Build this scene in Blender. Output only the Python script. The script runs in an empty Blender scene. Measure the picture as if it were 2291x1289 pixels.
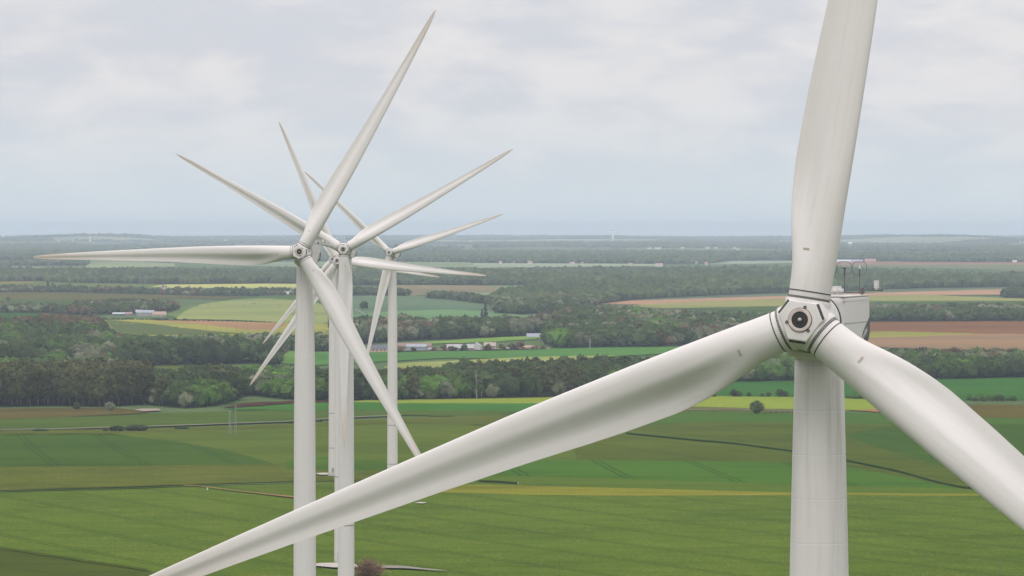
import bpy, bmesh, math, random
import numpy as np
from mathutils import Matrix, Vector

random.seed(7); RNG = np.random.default_rng(11)
scene = bpy.context.scene
COL = scene.collection
R = math.radians
F = 10000.0            # focal length in photo pixels
CX, EY = 1145.5, 515.0 # optical centre column, eye-level row
ZC = 95.3              # camera height
SIGMA = 3.9e-5         # haze density

# ------------------------------------------------------------------ helpers
def link(o, parent=None):
    COL.objects.link(o)
    if parent is not None: o.parent = parent
    return o
def tag(o, label, cat=None, group=None, kind=None):
    if label: o['label'] = label
    if cat: o['category'] = cat
    if group: o['group'] = group
    if kind: o['kind'] = kind
    return o
def mesh_np(name, verts, faces, mats=(), smooth=False):
    """verts (n,3); faces (m,k) constant k"""
    verts = np.asarray(verts, np.float32); faces = np.asarray(faces, np.int32)
    me = bpy.data.meshes.new(name)
    m, k = faces.shape
    me.vertices.add(len(verts)); me.vertices.foreach_set('co', verts.ravel())
    me.loops.add(m*k); me.loops.foreach_set('vertex_index', faces.ravel())
    me.polygons.add(m)
    me.polygons.foreach_set('loop_start', np.arange(0, m*k, k, dtype=np.int32))
    me.polygons.foreach_set('use_smooth', np.full(m, smooth, bool))
    for mt in mats: me.materials.append(mt)
    me.update(calc_edges=True)
    return me
def bm_mesh(name, bm, mat=None, smooth=False):
    me = bpy.data.meshes.new(name)
    bmesh.ops.recalc_face_normals(bm, faces=bm.faces)
    bm.to_mesh(me); bm.free()
    if mat: me.materials.append(mat)
    if smooth:
        for p in me.polygons: p.use_smooth = True
    return me
def obj(name, me, parent=None):
    return link(bpy.data.objects.new(name, me), parent)
def empty(name, loc=(0,0,0), rz=0):
    o = bpy.data.objects.new(name, None); o.location = loc; o.rotation_euler = (0,0,rz)
    o.empty_display_size = .5
    return link(o)
def box(bm, c, s, rot=None):
    M = Matrix.Translation(c) @ (rot.to_4x4() if rot else Matrix()) @ Matrix.Diagonal((s[0],s[1],s[2],1))
    return bmesh.ops.create_cube(bm, size=1, matrix=M)['verts']
def tube(bm, pts, r, seg=8, closed=False, r1=None):
    pts = [Vector([float(q) for q in p]) for p in pts]; n = len(pts); rings = []; r = float(r); r1 = None if r1 is None else float(r1)
    for i, p in enumerate(pts):
        a = pts[(i-1) % n] if (closed or i > 0) else p
        b = pts[(i+1) % n] if (closed or i < n-1) else p
        d = (b-a).normalized()
        u = d.orthogonal().normalized() if abs(d.y) > .95 or abs(d.x)>.95 else d.cross(Vector((0,1,0))).normalized()
        v = d.cross(u)
        rr = r if r1 is None else r+(r1-r)*i/(n-1)
        rings.append([bm.verts.new(p+rr*(math.cos(t)*u+math.sin(t)*v)) for t in [2*math.pi*k/seg for k in range(seg)]])
    for i in range(n if closed else n-1):
        A, B = rings[i], rings[(i+1) % n]
        for k in range(seg): bm.faces.new((A[k],A[(k+1)%seg],B[(k+1)%seg],B[k]))
    if not closed:
        bm.faces.new(rings[0][::-1]); bm.faces.new(rings[-1])
def lathe(bm, prof, seg=32, M=Matrix(), cap=True):
    rings = [[bm.verts.new(M @ Vector((r*math.cos(2*math.pi*k/seg), r*math.sin(2*math.pi*k/seg), z))) for k in range(seg)] for r, z in prof]
    for A, B in zip(rings, rings[1:]):
        for k in range(seg): bm.faces.new((A[k],A[(k+1)%seg],B[(k+1)%seg],B[k]))
    if cap: bm.faces.new(rings[0][::-1]); bm.faces.new(rings[-1])

def lin(c):
    c = np.asarray(c, float)/255
    return np.where(c <= .04045, c/12.92, ((c+.055)/1.055)**2.4)

# ------------------------------------------------------------------ nodes
class NT:
    def __init__(s, tree): s.t = tree
    def n(s, typ, ins=None, **props):
        nd = s.t.nodes.new(typ)
        for k, v in props.items(): setattr(nd, k, v)
        for k, v in (ins or {}).items():
            sock = nd.inputs[k]
            if isinstance(v, bpy.types.NodeSocket): s.t.links.new(v, sock)
            elif isinstance(v, bpy.types.Node): s.t.links.new(v.outputs[0], sock)
            else: sock.default_value = v
        return nd
    def math(s, op, a, b=None, c=None, clamp=False):
        nd = s.t.nodes.new('ShaderNodeMath'); nd.operation = op; nd.use_clamp = clamp
        for i, v in enumerate((a, b, c)):
            if v is None: continue
            if isinstance(v, bpy.types.NodeSocket): s.t.links.new(v, nd.inputs[i])
            else: nd.inputs[i].default_value = v
        return nd.outputs[0]
    def mix(s, fac, a, b, blend='MIX'):
        nd = s.t.nodes.new('ShaderNodeMix'); nd.data_type = 'RGBA'; nd.blend_type = blend; nd.clamp_factor = True
        for sock, v in ((nd.inputs[0], fac), (nd.inputs[6], a), (nd.inputs[7], b)):
            if isinstance(v, bpy.types.NodeSocket): s.t.links.new(v, sock)
            elif sock.type == 'RGBA': sock.default_value = (*v[:3], 1) if not np.isscalar(v) else (v,v,v,1)
            else: sock.default_value = v
        return nd.outputs[2]
    def rng(s, v, a, b, c, d, smooth=False):
        nd = s.n('ShaderNodeMapRange', {0: v, 1: a, 2: b, 3: c, 4: d})
        if smooth: nd.interpolation_type = 'SMOOTHSTEP'
        return nd.outputs[0]
    def link(s, a, b): s.t.links.new(a, b)
def new_mat(name):
    m = bpy.data.materials.new(name); m.use_nodes = True
    nt = m.node_tree; b = nt.nodes['Principled BSDF']
    return m, NT(nt), b
def plain(name, c, rough=.6, var=.12, scale=2.0, metal=0):
    m, t, b = new_mat(name)
    g = t.n('ShaderNodeTexCoord')
    no = t.n('ShaderNodeTexNoise', {'Vector': g.outputs['Object'], 'Scale': scale, 'Detail': 5.0})
    f = t.rng(no.outputs[0], .3, .7, 1-var, 1+var)
    cc = t.mix(1.0, c, f, 'MULTIPLY')
    t.link(cc, b.inputs['Base Color']); b.inputs['Roughness'].default_value = rough
    b.inputs['Metallic'].default_value = metal
    return m

# ------------------------------------------------------------------ terrain
_kd = np.array([-30000,0,239,741,1042,1331,1867,2300,2700,3300,4200,5500,7500,12000,20000,30000,40000,47000.])
_kz = np.array([0,-.5,-.3,.9,0,-4.4,-7.6,-12,-15.5,-17.5,-14,-8,0,6,13,20,27,31.])
_fx = np.linspace(-30000, 47000, 7701)
_fz = np.interp(_fx, _kd, _kz)
_fz = np.convolve(np.pad(_fz, 20, mode='edge'), np.ones(41)/41, 'valid')
HILLS = [  # x px, depth, amplitude, sigma px, sigma depth
    (1371, 30000, 24, 120, 2500), (110, 27000, 34, 110, 2000), (270, 29000, 24, 60, 2000),
    (2130, 27000, 36, 150, 2500), (1900, 33000, 18, 200, 2500), (700, 36000, 18, 300, 3000), (1150, 36000, 12, 160, 3000),
    (600, 5200, 5, 300, 500), (30, 4300, 4, 250, 350)]
def G(x, y):
    x = np.asarray(x, float); y = np.asarray(y, float)
    z = np.interp(y, _fx, _fz)
    near = np.clip((y-1000)/1200, 0, 1)
    far = np.clip((y-9000)/15000, 0, 1)
    z = z + near*(.9*np.sin(x/190+y/330)+.7*np.sin(x/83-y/170+1.3))*np.clip((5000-y)/2500, .2, 1)
    z = z + far*(4*np.sin(x/900+y/2900)+3*np.sin(x/430-y/1700+.7)+2*np.sin(x/210+y/900))
    for px, d, a, sp, sd in HILLS:
        hx = (px-CX)*d/F
        z = z + a*np.exp(-((x-hx)/(sp*d/F))**2/2-((y-d)/sd)**2/2)
    return z
_D = np.exp(np.linspace(math.log(300), math.log(46500), 900))
def px2w(px, py):
    """photo pixel -> first hit on the terrain"""
    px = np.atleast_1d(np.asarray(px, float)); py = np.atleast_1d(np.asarray(py, float))
    out = np.zeros((len(px), 3))
    for s in range(0, len(px), 2000):
        a = ((px[s:s+2000]-CX)/F)[:, None]; b = ((EY-py[s:s+2000])/F)[:, None]
        h = ZC+b*_D-G(a*_D, np.broadcast_to(_D, (len(a), len(_D))))
        below = h < 0
        i = np.where(below.any(1), below.argmax(1), len(_D)-1); i = np.maximum(i, 1)
        lo, hi = _D[i-1].copy(), _D[i].copy()
        a, b = a[:, 0], b[:, 0]
        for _ in range(24):
            mid = (lo+hi)/2; neg = ZC+b*mid-G(a*mid, mid) < 0
            hi = np.where(neg, mid, hi); lo = np.where(neg, lo, mid)
        out[s:s+2000] = np.stack([a*hi, hi, G(a*hi, hi)], 1)
    return out
def w2px(x, y, z): return CX+x/y*F, EY+(ZC-z)/y*F
def at(px, py): return [float(q) for q in px2w([px], [py])[0]]
def pip(px, py, poly):
    poly = np.asarray(poly, float); ins = np.zeros(px.shape, bool); j = len(poly)-1
    for i in range(len(poly)):
        xi, yi = poly[i]; xj, yj = poly[j]
        if yi != yj:
            ins ^= ((yi > py) != (yj > py)) & (px < (xj-xi)*(py-yi)/(yj-yi)+xi)
        j = i
    return ins

# ------------------------------------------------------------------ materials
ILL = 1.6
HAZE = np.array([.47, .57, .66])
def albedo(srgb, d):
    T = math.exp(-SIGMA*d)
    c = (lin(srgb)-HAZE*(1-T)*.9)/T/ILL
    c = np.clip(c, .009, .8); l = c @ np.array([.25, .65, .10]); k = .08+.17*min(1, max(0, (d-2200)/2500))
    return tuple(c*(1-k)+l*k*np.array([1.04, 1.0, .8]))
def field_mat(name, c, depth=3000, tracks=None, spacing=30, tdark=.45, var=.14, fleck=None, grain=.12):
    m, t, b = new_mat(name)
    pos = t.n('ShaderNodeNewGeometry').outputs['Position']
    s = max(1.0, depth/1800)
    big = t.n('ShaderNodeTexNoise', {'Vector': pos, 'Scale': .011/s, 'Detail': 3.0, 'Roughness': .6}).outputs[0]
    mid = t.n('ShaderNodeTexNoise', {'Vector': pos, 'Scale': .055/s, 'Detail': 4.0, 'Roughness': .65}).outputs[0]
    fine = t.n('ShaderNodeTexNoise', {'Vector': pos, 'Scale': .55/s, 'Detail': 3.0, 'Roughness': .7}).outputs[0]
    # drill rows: noise stretched along the working direction
    ang = 0.5
    if tracks is not None:
        w = px2w([tracks[0], tracks[2]], [tracks[1], tracks[3]]); d = w[1]-w[0]; ang = math.atan2(d[1], d[0])
    mp = t.n('ShaderNodeMapping', {'Vector': pos, 'Rotation': (0, 0, -ang), 'Scale': (.0035/s, .10/s, 0)}, vector_type='POINT')
    row = t.n('ShaderNodeTexNoise', {'Vector': mp.outputs[0], 'Scale': 1.0, 'Detail': 4.0, 'Roughness': .6}).outputs[0]
    col = t.mix(1.0, c, t.rng(big, .3, .7, 1-var, 1+var), 'MULTIPLY')
    col = t.mix(1.0, col, t.rng(row, .3, .7, 1-var*.9, 1+var*.9), 'MULTIPLY')
    col = t.mix(1.0, col, t.rng(mid, .3, .7, 1-var*.35, 1+var*.35), 'MULTIPLY')
    col = t.mix(1.0, col, t.rng(fine, .3, .7, 1-grain*1.5, 1+grain*1.5), 'MULTIPLY')
    tint = t.mix(t.rng(big, .42, .62, 0, .35), col, (c[0]*1.2, c[1]*1.02, c[2]*.85))
    col = tint
    if fleck is not None:
        fl = t.n('ShaderNodeTexNoise', {'Vector': pos, 'Scale': 1.1, 'Detail': 2.0}).outputs[0]
        fa = t.math('MULTIPLY', t.rng(fl, .5, .66, 0, 1), t.rng(mid, .38, .6, .1, 1))
        col = t.mix(t.math('MULTIPLY', fa, .5), col, fleck)
    if tracks is not None:
        sx = t.n('ShaderNodeSeparateXYZ', {0: pos})
        u = t.math('ADD', t.math('MULTIPLY', sx.outputs[0], -math.sin(ang)/spacing), t.math('MULTIPLY', sx.outputs[1], math.cos(ang)/spacing))
        wob = t.math('MULTIPLY', t.math('SUBTRACT', mid, .5), .05)
        fr = t.math('FRACT', t.math('ADD', u, wob))
        def line(o): return t.math('LESS_THAN', t.math('ABSOLUTE', t.math('SUBTRACT', fr, o)), .7/spacing)
        ln = t.math('ADD', line(.5-1.5/spacing), line(.5+1.5/spacing), clamp=True)
        brk = t.rng(mid, .36, .56, .35, 1)
        col = t.mix(t.math('MULTIPLY', t.math('MULTIPLY', ln, brk), tdark*.72), col, (c[0]*.28, c[1]*.38, c[2]*.5))
    t.link(col, b.inputs['Base Color']); b.inputs['Roughness'].default_value = .95
    b.inputs['Specular IOR Level'].default_value = 0
    bump = t.n('ShaderNodeBump', {'Height': fine, 'Strength': .5, 'Distance': .4*s})
    t.link(bump.outputs[0], b.inputs['Normal'])
    return m
def leaf_mat(name, c, c2=None, inst=True):
    m, t, b = new_mat(name)
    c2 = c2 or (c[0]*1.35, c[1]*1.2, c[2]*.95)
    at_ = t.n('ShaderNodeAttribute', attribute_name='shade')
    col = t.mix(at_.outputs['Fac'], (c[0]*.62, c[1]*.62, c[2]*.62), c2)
    if inst:
        rnd = t.n('ShaderNodeObjectInfo').outputs['Random']
    else:
        rnd = t.n('ShaderNodeAttribute', attribute_name='tint').outputs['Fac']
    col = t.mix(1.0, col, t.rng(rnd, 0, 1, .55, 1.45), 'MULTIPLY')
    r2 = t.math('FRACT', t.math('MULTIPLY', rnd, 7.31))
    col = t.mix(t.math('MULTIPLY', r2, .22), col, (.085, .095, .03))
    t.link(col, b.inputs['Base Color']); b.inputs['Roughness'].default_value = .8
    b.inputs['Specular IOR Level'].default_value = .03
    return m

# ------------------------------------------------------------------ camera, light, sky
cam = bpy.data.cameras.new('camera'); cam.sensor_width = 36; cam.lens = 36*F/2291
cam.shift_y = -(644.5-EY)/2291; cam.clip_start = 1; cam.clip_end = 120000
co = link(bpy.data.objects.new('camera', cam)); co.location = (0, 0, ZC); co.rotation_euler = (R(90), 0, 0)
scene.camera = co
SUN_EL, SUN_AZ = R(62), R(195)   # azimuth clockwise from +Y: behind the camera, a little to its left
sun = bpy.data.lights.new('sun', 'SUN'); sun.energy = 1.25; sun.angle = R(30); sun.color = (1, .965, .92)
so = link(bpy.data.objects.new('sun', sun))
sd = Vector((math.sin(SUN_AZ)*math.cos(SUN_EL), math.cos(SUN_AZ)*math.cos(SUN_EL), math.sin(SUN_EL)))
so.rotation_euler = sd.to_track_quat('Z', 'Y').to_euler(); so.location = (0, -50, 300)
world = bpy.data.worlds.new('World'); scene.world = world; world.use_nodes = True
wt = NT(world.node_tree)
bg = world.node_tree.nodes['Background']
sky = wt.n('ShaderNodeTexSky', sky_type='NISHITA', sun_disc=False, sun_elevation=SUN_EL, sun_rotation=SUN_AZ, air_density=1.0, dust_density=3.0)
gen = wt.n('ShaderNodeTexCoord').outputs['Generated']
sz = wt.n('ShaderNodeSeparateXYZ', {0: gen}).outputs[2]
mp1 = wt.n('ShaderNodeMapping', {'Vector': gen, 'Scale': (40, 40, 105), 'Location': (3.3, 1.7, .4)}).outputs[0]
mp2 = wt.n('ShaderNodeMapping', {'Vector': gen, 'Scale': (9, 9, 34), 'Location': (8.1, .2, 2.9)}).outputs[0]
n1 = wt.n('ShaderNodeTexNoise', {'Vector': mp1, 'Scale': 1.0, 'Detail': 7.0, 'Roughness': .52, 'Distortion': .2}).outputs[0]
n2 = wt.n('ShaderNodeTexNoise', {'Vector': mp2, 'Scale': 1.0, 'Detail': 3.0}).outputs[0]
cl = wt.rng(wt.math('ADD', wt.math('MULTIPLY', n1, .75), wt.math('MULTIPLY', n2, .25)), .36, .62, 0, 1, True)
cloud = wt.mix(cl, (.68, .70, .76), (.83, .815, .825))
hz = (.69, .775, .825)
up = wt.rng(sz, -.006, .040, 0, 1, True)
low = wt.mix(up, hz, cloud)
high = wt.rng(sz, .06, .7, 1.0, 1.95, True)
low = wt.mix(1.0, low, high, 'MULTIPLY')
ten = wt.mix(1.0, low, (10, 10, 10), 'MULTIPLY')
world.node_tree.links.new(wt.mix(.9, sky.outputs[0], ten), bg.inputs['Color'])
bg.inputs['Strength'].default_value = .1
scene.view_settings.view_transform = 'Standard'; scene.view_settings.look = 'None'
scene.view_settings.exposure = .05; scene.view_settings.gamma = 1

# haze box
m, t, b = new_mat('haze_air')
m.node_tree.nodes.remove(b)
vol = t.n('ShaderNodeVolumePrincipled', {'Color': (.77, .895, 1.0, 1), 'Density': SIGMA, 'Anisotropy': 0.0})
out = [n for n in m.node_tree.nodes if n.type == 'OUTPUT_MATERIAL'][0]
m.node_tree.links.new(vol.outputs[0], out.inputs['Volume'])
bm = bmesh.new(); box(bm, (0, 9000, 61), (60000, 78400, 186))
tag(obj('haze', bm_mesh('haze', bm, m)), 'thin pale haze lying over the whole plain', 'haze', kind='stuff')

# ------------------------------------------------------------------ ground
rows = np.concatenate([np.linspace(-29000, -800, 8), [-300, 0, 100], np.exp(np.linspace(math.log(180), math.log(46800), 430))])
u = np.linspace(-1, 1, 221); u = np.sign(u)*np.abs(u)**1.6
V = []
for y in rows:
    hw = min(28500, 4000+.55*abs(y)); x = u*hw
    V.append(np.stack([x, np.full_like(x, y), G(x, np.full_like(x, y))], 1))
V = np.concatenate(V); n = len(u)
i = np.arange(len(rows)-1)[:, None]*n+np.arange(n-1)[None, :]; i = i.ravel()
ground_mat = field_mat('ground_cover', (.075, .115, .045), 2200, var=.2)
tag(obj('ground', mesh_np('ground', V, np.stack([i, i+1, i+n+1, i+n], 1), [ground_mat], True)),
    'gently rolling farmland reaching to the hazy horizon', 'ground', kind='structure')

_rowlines = []
y = 518.0
while y < 1330:
    _rowlines.append(y)
    y += .8 if y < 560 else 1.6 if y < 640 else 3 if y < 760 else 5 if y < 930 else 9
_nsheet = 0
def sheet(name, poly, mat, label, cat='field', lift=None, colstep=18):
    """a crop or road sheet draped on the terrain"""
    global _nsheet
    _nsheet += 1
    bm = bmesh.new()
    f = bm.faces.new([bm.verts.new((x, y, 0)) for x, y in poly])
    ys = [p[1] for p in poly]; xs = [p[0] for p in poly]
    for yy in _rowlines:
        if min(ys) < yy < max(ys):
            bmesh.ops.bisect_plane(bm, geom=bm.verts[:]+bm.edges[:]+bm.faces[:], plane_co=(0, yy, 0), plane_no=(0, 1, 0))
    xx = math.ceil(min(xs)/colstep)*colstep
    while xx < max(xs):
        bmesh.ops.bisect_plane(bm, geom=bm.verts[:]+bm.edges[:]+bm.faces[:], plane_co=(xx, 0, 0), plane_no=(1, 0, 0))
        xx += colstep
    bmesh.ops.triangulate(bm, faces=bm.faces[:])
    for v in bm.verts:
        if v.is_boundary and name == 'field' and max(ys) < 1080: v.co.y += random.uniform(-.6, .6)*min(1, (v.co.y-520)/250)
    co_ = np.array([v.co for v in bm.verts])
    W = px2w(co_[:, 0], co_[:, 1])
    off = (.22 if lift is None else lift)+W[:, 1]*7e-5+_nsheet*.006
    for v, w, o_ in zip(bm.verts, W, off): v.co = (w[0], w[1], w[2]+o_)
    for fc in bm.faces:
        fc.normal_update()
        if fc.normal.z < 0: fc.normal_flip()
    me = bpy.data.meshes.new(name); bm.to_mesh(me); bm.free(); me.materials.append(mat)
    return tag(obj(name, me), label, cat, kind='structure')
def ribbon(pts, w):
    """pixel polyline -> thin polygon, w = half width in px"""
    up_, dn = [], []
    for k, (x, y) in enumerate(pts):
        ww = w[k] if isinstance(w, (list, tuple)) else w
        up_.append((x, y-ww)); dn.append((x, y+ww))
    return up_+dn[::-1]
# ------------------------------------------------------------------ fields (pixel outlines dropped onto the terrain)
def fld(label, poly, rgb, tracks=None, spacing=30, tdark=.45, var=.14, fleck=None, name='field', grain=.12, lift=None):
    ys = [p[1] for p in poly]; xs = [p[0] for p in poly]
    d = at(sum(xs)/len(xs), sum(ys)/len(ys))[1]
    mt = field_mat(name, albedo(rgb, d), d, tracks, spacing, tdark, var, fleck, grain)
    return sheet(name, poly, mt, label, name, lift)
E_ = -80; W_ = 2380
# near fields
fld('broad speckled green crop field on the near slope', [(E_,1104),(300,1094),(640,1083),(1000,1079),(1160,1087),(1775,1103),(W_,1108),(W_,1330),(E_,1330)], (98,122,54), (130,1125,500,1190), 34, .8, fleck=(.24,.24,.05), var=.14)
fld('brownish olive corner field at the near edge', [(E_,1222),(0,1230),(130,1250),(330,1278),(470,1330),(E_,1330)], (90,104,50), (0,1262,300,1300), 30)
fld('pale yellow flowering strip along the near field edge', [(960,1088),(1160,1085),(1280,1087),(1775,1101),(W_,1106),(W_,1112),(1775,1110),(1420,1112),(1160,1108),(980,1104)], (138,140,66), (1280,1087,1775,1102), 20, .3, fleck=(.28,.28,.06), var=.22)
fld('flat olive crop band below the towers', [(E_,1046),(383,1043),(640,1038),(960,1042),(1060,1066),(1160,1082),(1000,1075),(640,1079),(300,1090),(E_,1101)], (101,114,58), (0,1090,640,1072), 24, .3, fleck=(.27,.23,.06))
fld('rich green crop wedge beneath the blade', [(900,1046),(1065,1030),(1280,1031),(1775,1036),(1900,1048),(2050,1075),(2150,1096),(1775,1086),(1280,1070),(1060,1066)], (88,124,64), (1360,1036,1440,1076), 42, .8)
fld('green crop strip under the flowering edge', [(1060,1066),(1280,1070),(1775,1086),(2150,1096),(W_,1101),(W_,1108),(1775,1104),(1160,1088),(1000,1085)], (98,122,66))
fld('dark green crop field in the near hollow', [(E_,974),(0,974),(243,973),(363,987),(475,1003),(559,1023),(612,1040),(383,1043),(0,1047),(E_,1047)], (86,112,66), (330,1010,390,1040), 40, .6)
fld('grey olive crop slope behind the towers', [(243,972),(640,960),(900,950),(1290,958),(1420,972),(1280,990),(1290,1031),(1065,1030),(960,1042),(640,1038),(612,1040),(559,1023),(475,1003),(363,987)], (105,123,72), (640,985,900,1022), 40, .3)
fld('bright green patch at the tower foot', [(640,1030),(760,1022),(900,1040),(960,1050),(800,1056),(640,1052)], (92,122,62), (790,1035,850,1052), 24)
fld('olive green striped slope beyond the dark track', [(1290,958),(1450,930),(1560,925),(1775,930),(W_,936),(W_,1100),(2150,1096),(2050,1075),(1900,1048),(1775,1036),(1290,1031),(1280,990),(1420,972)], (99,114,68), (1450,990,1900,1050), 40, .6, var=.22)
fld('dark green crop slope beside the near tower', [(1880,975),(2020,950),(W_,945),(W_,1070),(2250,1075),(2100,1045),(1990,1012)], (84,111,62), (1900,1000,2100,1040), 26, .5)
fld('green crop strip beyond the yellow crop', [(1450,930),(1560,921),(1775,926),(1990,926),(W_,938),(W_,950),(1900,950),(1600,945),(1400,955)], (90,122,68), (1500,940,1800,938), 30, .3)
fld('pale green crop strip along the lane', [(E_,942),(0,939),(160,935),(400,925),(640,918),(880,919),(1180,921),(1100,934),(880,930),(640,946),(350,957),(0,963),(E_,966)], (96,118,76), (0,955,400,935), 24, .3)
fld('grey green verge between lane and crops', [(0,966),(350,960),(640,950),(900,936),(1180,930),(1290,945),(1290,958),(900,950),(640,960),(243,972),(E_,974),(E_,968)], (104,116,74))
fld('dry heath below the poplar stand', [(E_,916),(0,916),(240,914),(330,920),(330,926),(160,934),(0,939),(E_,942)], (110,106,80), var=.3, name='heath')
fld('ploughed dark strip at the wood edge', [(500,914),(545,903),(640,899),(700,894),(840,890),(845,896),(790,899),(640,905)], (104,84,82), (500,912,840,893), 12, .4)
fld('fresh green crop strip before the wood', [(500,918),(640,906),(795,900),(1240,904),(1200,921),(880,920),(640,919)], (86,134,78), (640,915,1200,912), 24, .3)
fld('bright yellow flowering rape strip by the wood', [(760,900),(880,895),(1240,890),(1330,888),(1300,904),(890,904)], (152,168,68), (800,899,1240,893), 18, .3, var=.1)
fld('bright yellow green rape field around the lone tree', [(1400,912),(1540,892),(1610,888),(1775,890),(1975,896),(2010,900),(1960,918),(1890,920),(1775,917),(1545,912)], (146,166,66), (1550,905,1960,908), 18, .3, var=.1)
fld('grey green verge below the yellow rape', [(1380,920),(1545,912),(1775,917),(1890,920),(1775,926),(1560,922),(1450,930)], (112,118,84))
fld('bare pinkish strip beyond the near blade', [(1905,920),(1960,917),(2000,914),(2120,914),(2060,925),(1990,925)], (170,134,102))
fld('brown olive stubble field by the hedge', [(2120,909),(2200,907),(W_,907),(W_,938),(2180,936),(2090,926)], (112,108,70), (2150,920,2291,922), 20, .3)
# valley and far side, right
fld('green meadow in front of the lone trees', [(1560,874),(1610,857),(1775,853),(1900,850),(2100,848),(W_,842),(W_,897),(1975,895),(1775,889),(1600,888)], (80,126,74), (1900,880,2200,860), 26, .3)
fld('wide ploughed brown field beyond the nacelle', [(1900,724),(2000,720),(W_,716),(W_,752),(2291,748),(2060,752),(1900,754)], (148,116,100), (1960,735,2290,742), 20, .35, var=.2)
fld('pinkish bare soil field above the wood', [(1900,754),(2060,752),(2210,748),(W_,748),(W_,788),(1990,780),(1900,772)], (166,140,118), (1960,765,2290,762), 20, .3, var=.16)
fld('green wedge between two bare fields', [(1900,744),(2000,743),(2150,746.5),(2212,748),(2150,750),(2060,754),(1900,758)], (156,160,92), None)
fld('pale pink bare strip on the far slope', [(1320,681),(1406,674),(1560,669),(1700,665),(1960,656),(2240,648),(W_,646),(W_,662),(2240,661),(2060,662),(1950,664),(1700,671),(1437,683)], (192,158,138), (1400,678,2200,655), 20, .2)
fld('grey green strip under the forest edge', [(1400,669),(1560,662),(1775,655),(2050,646),(W_,640),(W_,648),(2240,648),(1960,656),(1700,665),(1406,674)], (122,142,130))
fld('pale olive crop on the far slope', [(1400,688),(1437,683),(1700,671),(1950,663),(2080,661),(2291,670),(W_,672),(W_,677),(1955,676),(1700,692),(1543,692),(1470,690)], (160,166,116), (1440,686,1740,676), 20, .2)
fld('blue green crop strip behind the wood', [(1470,691),(1543,690),(1750,686),(1955,675),(W_,675),(W_,686),(1955,684),(1700,698)], (104,128,102))
fld('far green grey crop field before the forest', [(1850,592),(2291,592),(W_,592),(W_,612),(2130,602),(1850,598)], (140,154,140))
fld('far reddish bare field by the barns', [(1850,587),(1960,586),(2100,588),(2291,588),(W_,588),(W_,594),(1980,593),(1850,594)], (170,150,146))
fld('far pale green strip before the forest', [(1060,590),(1350,591),(1462,592),(1480,596),(1290,598),(1060,600)], (164,182,166))
fld('far pale green strip by the hamlet', [(1580,590),(1620,585),(1775,584),(1860,585),(1860,588),(1590,593)], (158,180,168))
fld('very far pale clearing', [(1305,544.5),(1393,544.5),(1393,548.5),(1305,549)], (196,212,206))
fld('very far pale clearing among woods', [(1100,546),(1160,545.5),(1160,548),(1100,548)], (190,208,206))
# centre
fld('brown grey crop on the middle slope', [(860,648),(890,639),(1150,637),(1222,644),(1180,656),(1100,660),(960,660),(890,664)], (152,148,130), (890,655,1150,645), 24, .2)
fld('fresh green patch under the forest', [(1090,641),(1130,637),(1222,637),(1212,648),(1180,650),(1130,644)], (130,164,130))
fld('blue green crop on the middle slope', [(780,664),(900,661),(960,664),(1100,684),(1215,702),(1210,712),(1000,720),(780,716)], (116,144,124), (800,690,1150,698), 24, .25)
fld('light green crop below the hedge', [(780,706),(880,698),(1000,694),(1210,704),(1240,712),(1100,722),(1000,732),(780,740)], (118,160,122), (800,715,1150,710), 24, .25)
fld('pale strip above the hedge', [(930,660),(1110,656),(1125,663),(1030,665)], (142,168,138))
fld('small yellow green patch by the wood', [(1068,668),(1120,663),(1135,672),(1085,673)], (172,198,112))
fld('small bright green clearing in the wood', [(1225,683),(1262,682),(1252,690),(1225,690)], (130,190,96))
fld('bright green strip behind the farm', [(826,775),(960,766),(1090,758),(1230,750),(1275,745),(1290,752),(1240,757),(1100,767),(900,773)], (132,172,84), None)
fld('lush green crop before the farm', [(690,790),(830,789),(1100,785),(1240,781),(1560,775),(1540,790),(1350,800),(1240,805),(1000,803),(830,812),(690,820)], (98,148,92), (830,795,1400,784), 24, .3)
fld('pale wheat strip below the lush crop', [(860,822),(890,815),(1130,803),(1240,799),(1380,797),(1240,812),(1100,834),(930,842),(860,842)], (164,174,108), (890,825,1240,806), 18, .2)
fld('sandy farm yard', [(826,788),(900,784),(1000,784),(1230,779),(1230,782),(1100,786.5),(830,790)], (190,166,144), name='yard')
# left
fld('dull green crop strip above the village trees', [(E_,622),(0,624),(92,626),(150,631),(396,636),(600,634),(760,634),(760,656),(500,655),(200,650),(E_,648)], (126,146,116), (0,640,400,642), 24, .15)
fld('olive crop strip by the far forest', [(E_,623),(0,624),(92,626),(100,632),(0,637),(E_,638)], (150,150,104))
fld('pale yellow strip behind the church', [(335,642),(380,637),(600,634),(760,634),(760,652),(600,646),(400,646)], (190,196,132), None)
fld('grey olive fallow field', [(E_,648),(160,652),(500,661),(560,665),(495,671),(370,669),(160,673),(E_,671)], (124,128,108), (0,660,480,665), 24, .2)
fld('dull green meadow by the thicket', [(E_,671),(180,673),(200,682),(150,690),(60,692),(E_,688)], (104,130,94))
fld('green paddock above the brown trees', [(E_,695),(0,697),(120,703),(140,708),(60,712),(E_,708)], (88,124,84))
fld('blue green crop under the far village', [(540,668),(587,663),(660,662),(780,662),(780,700),(720,694),(640,676)], (106,134,102), None)
fld('soft green field beside the barns', [(370,708),(395,694),(450,682),(520,670),(600,668),(560,690),(480,716),(420,716)], (118,144,106))
fld('rounded light green hill field', [(392,716),(410,700),(430,690),(455,681),(520,673),(600,670),(680,673),(760,692),(760,727),(660,726),(560,719),(500,717)], (154,168,116))
fld('olive yellow crop with pale stripes', [(232,716),(300,715),(400,717),(600,723),(760,728),(760,765),(600,760),(400,762),(330,752),(260,746)], (164,168,94), (300,720,600,735), 20, .2)
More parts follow.
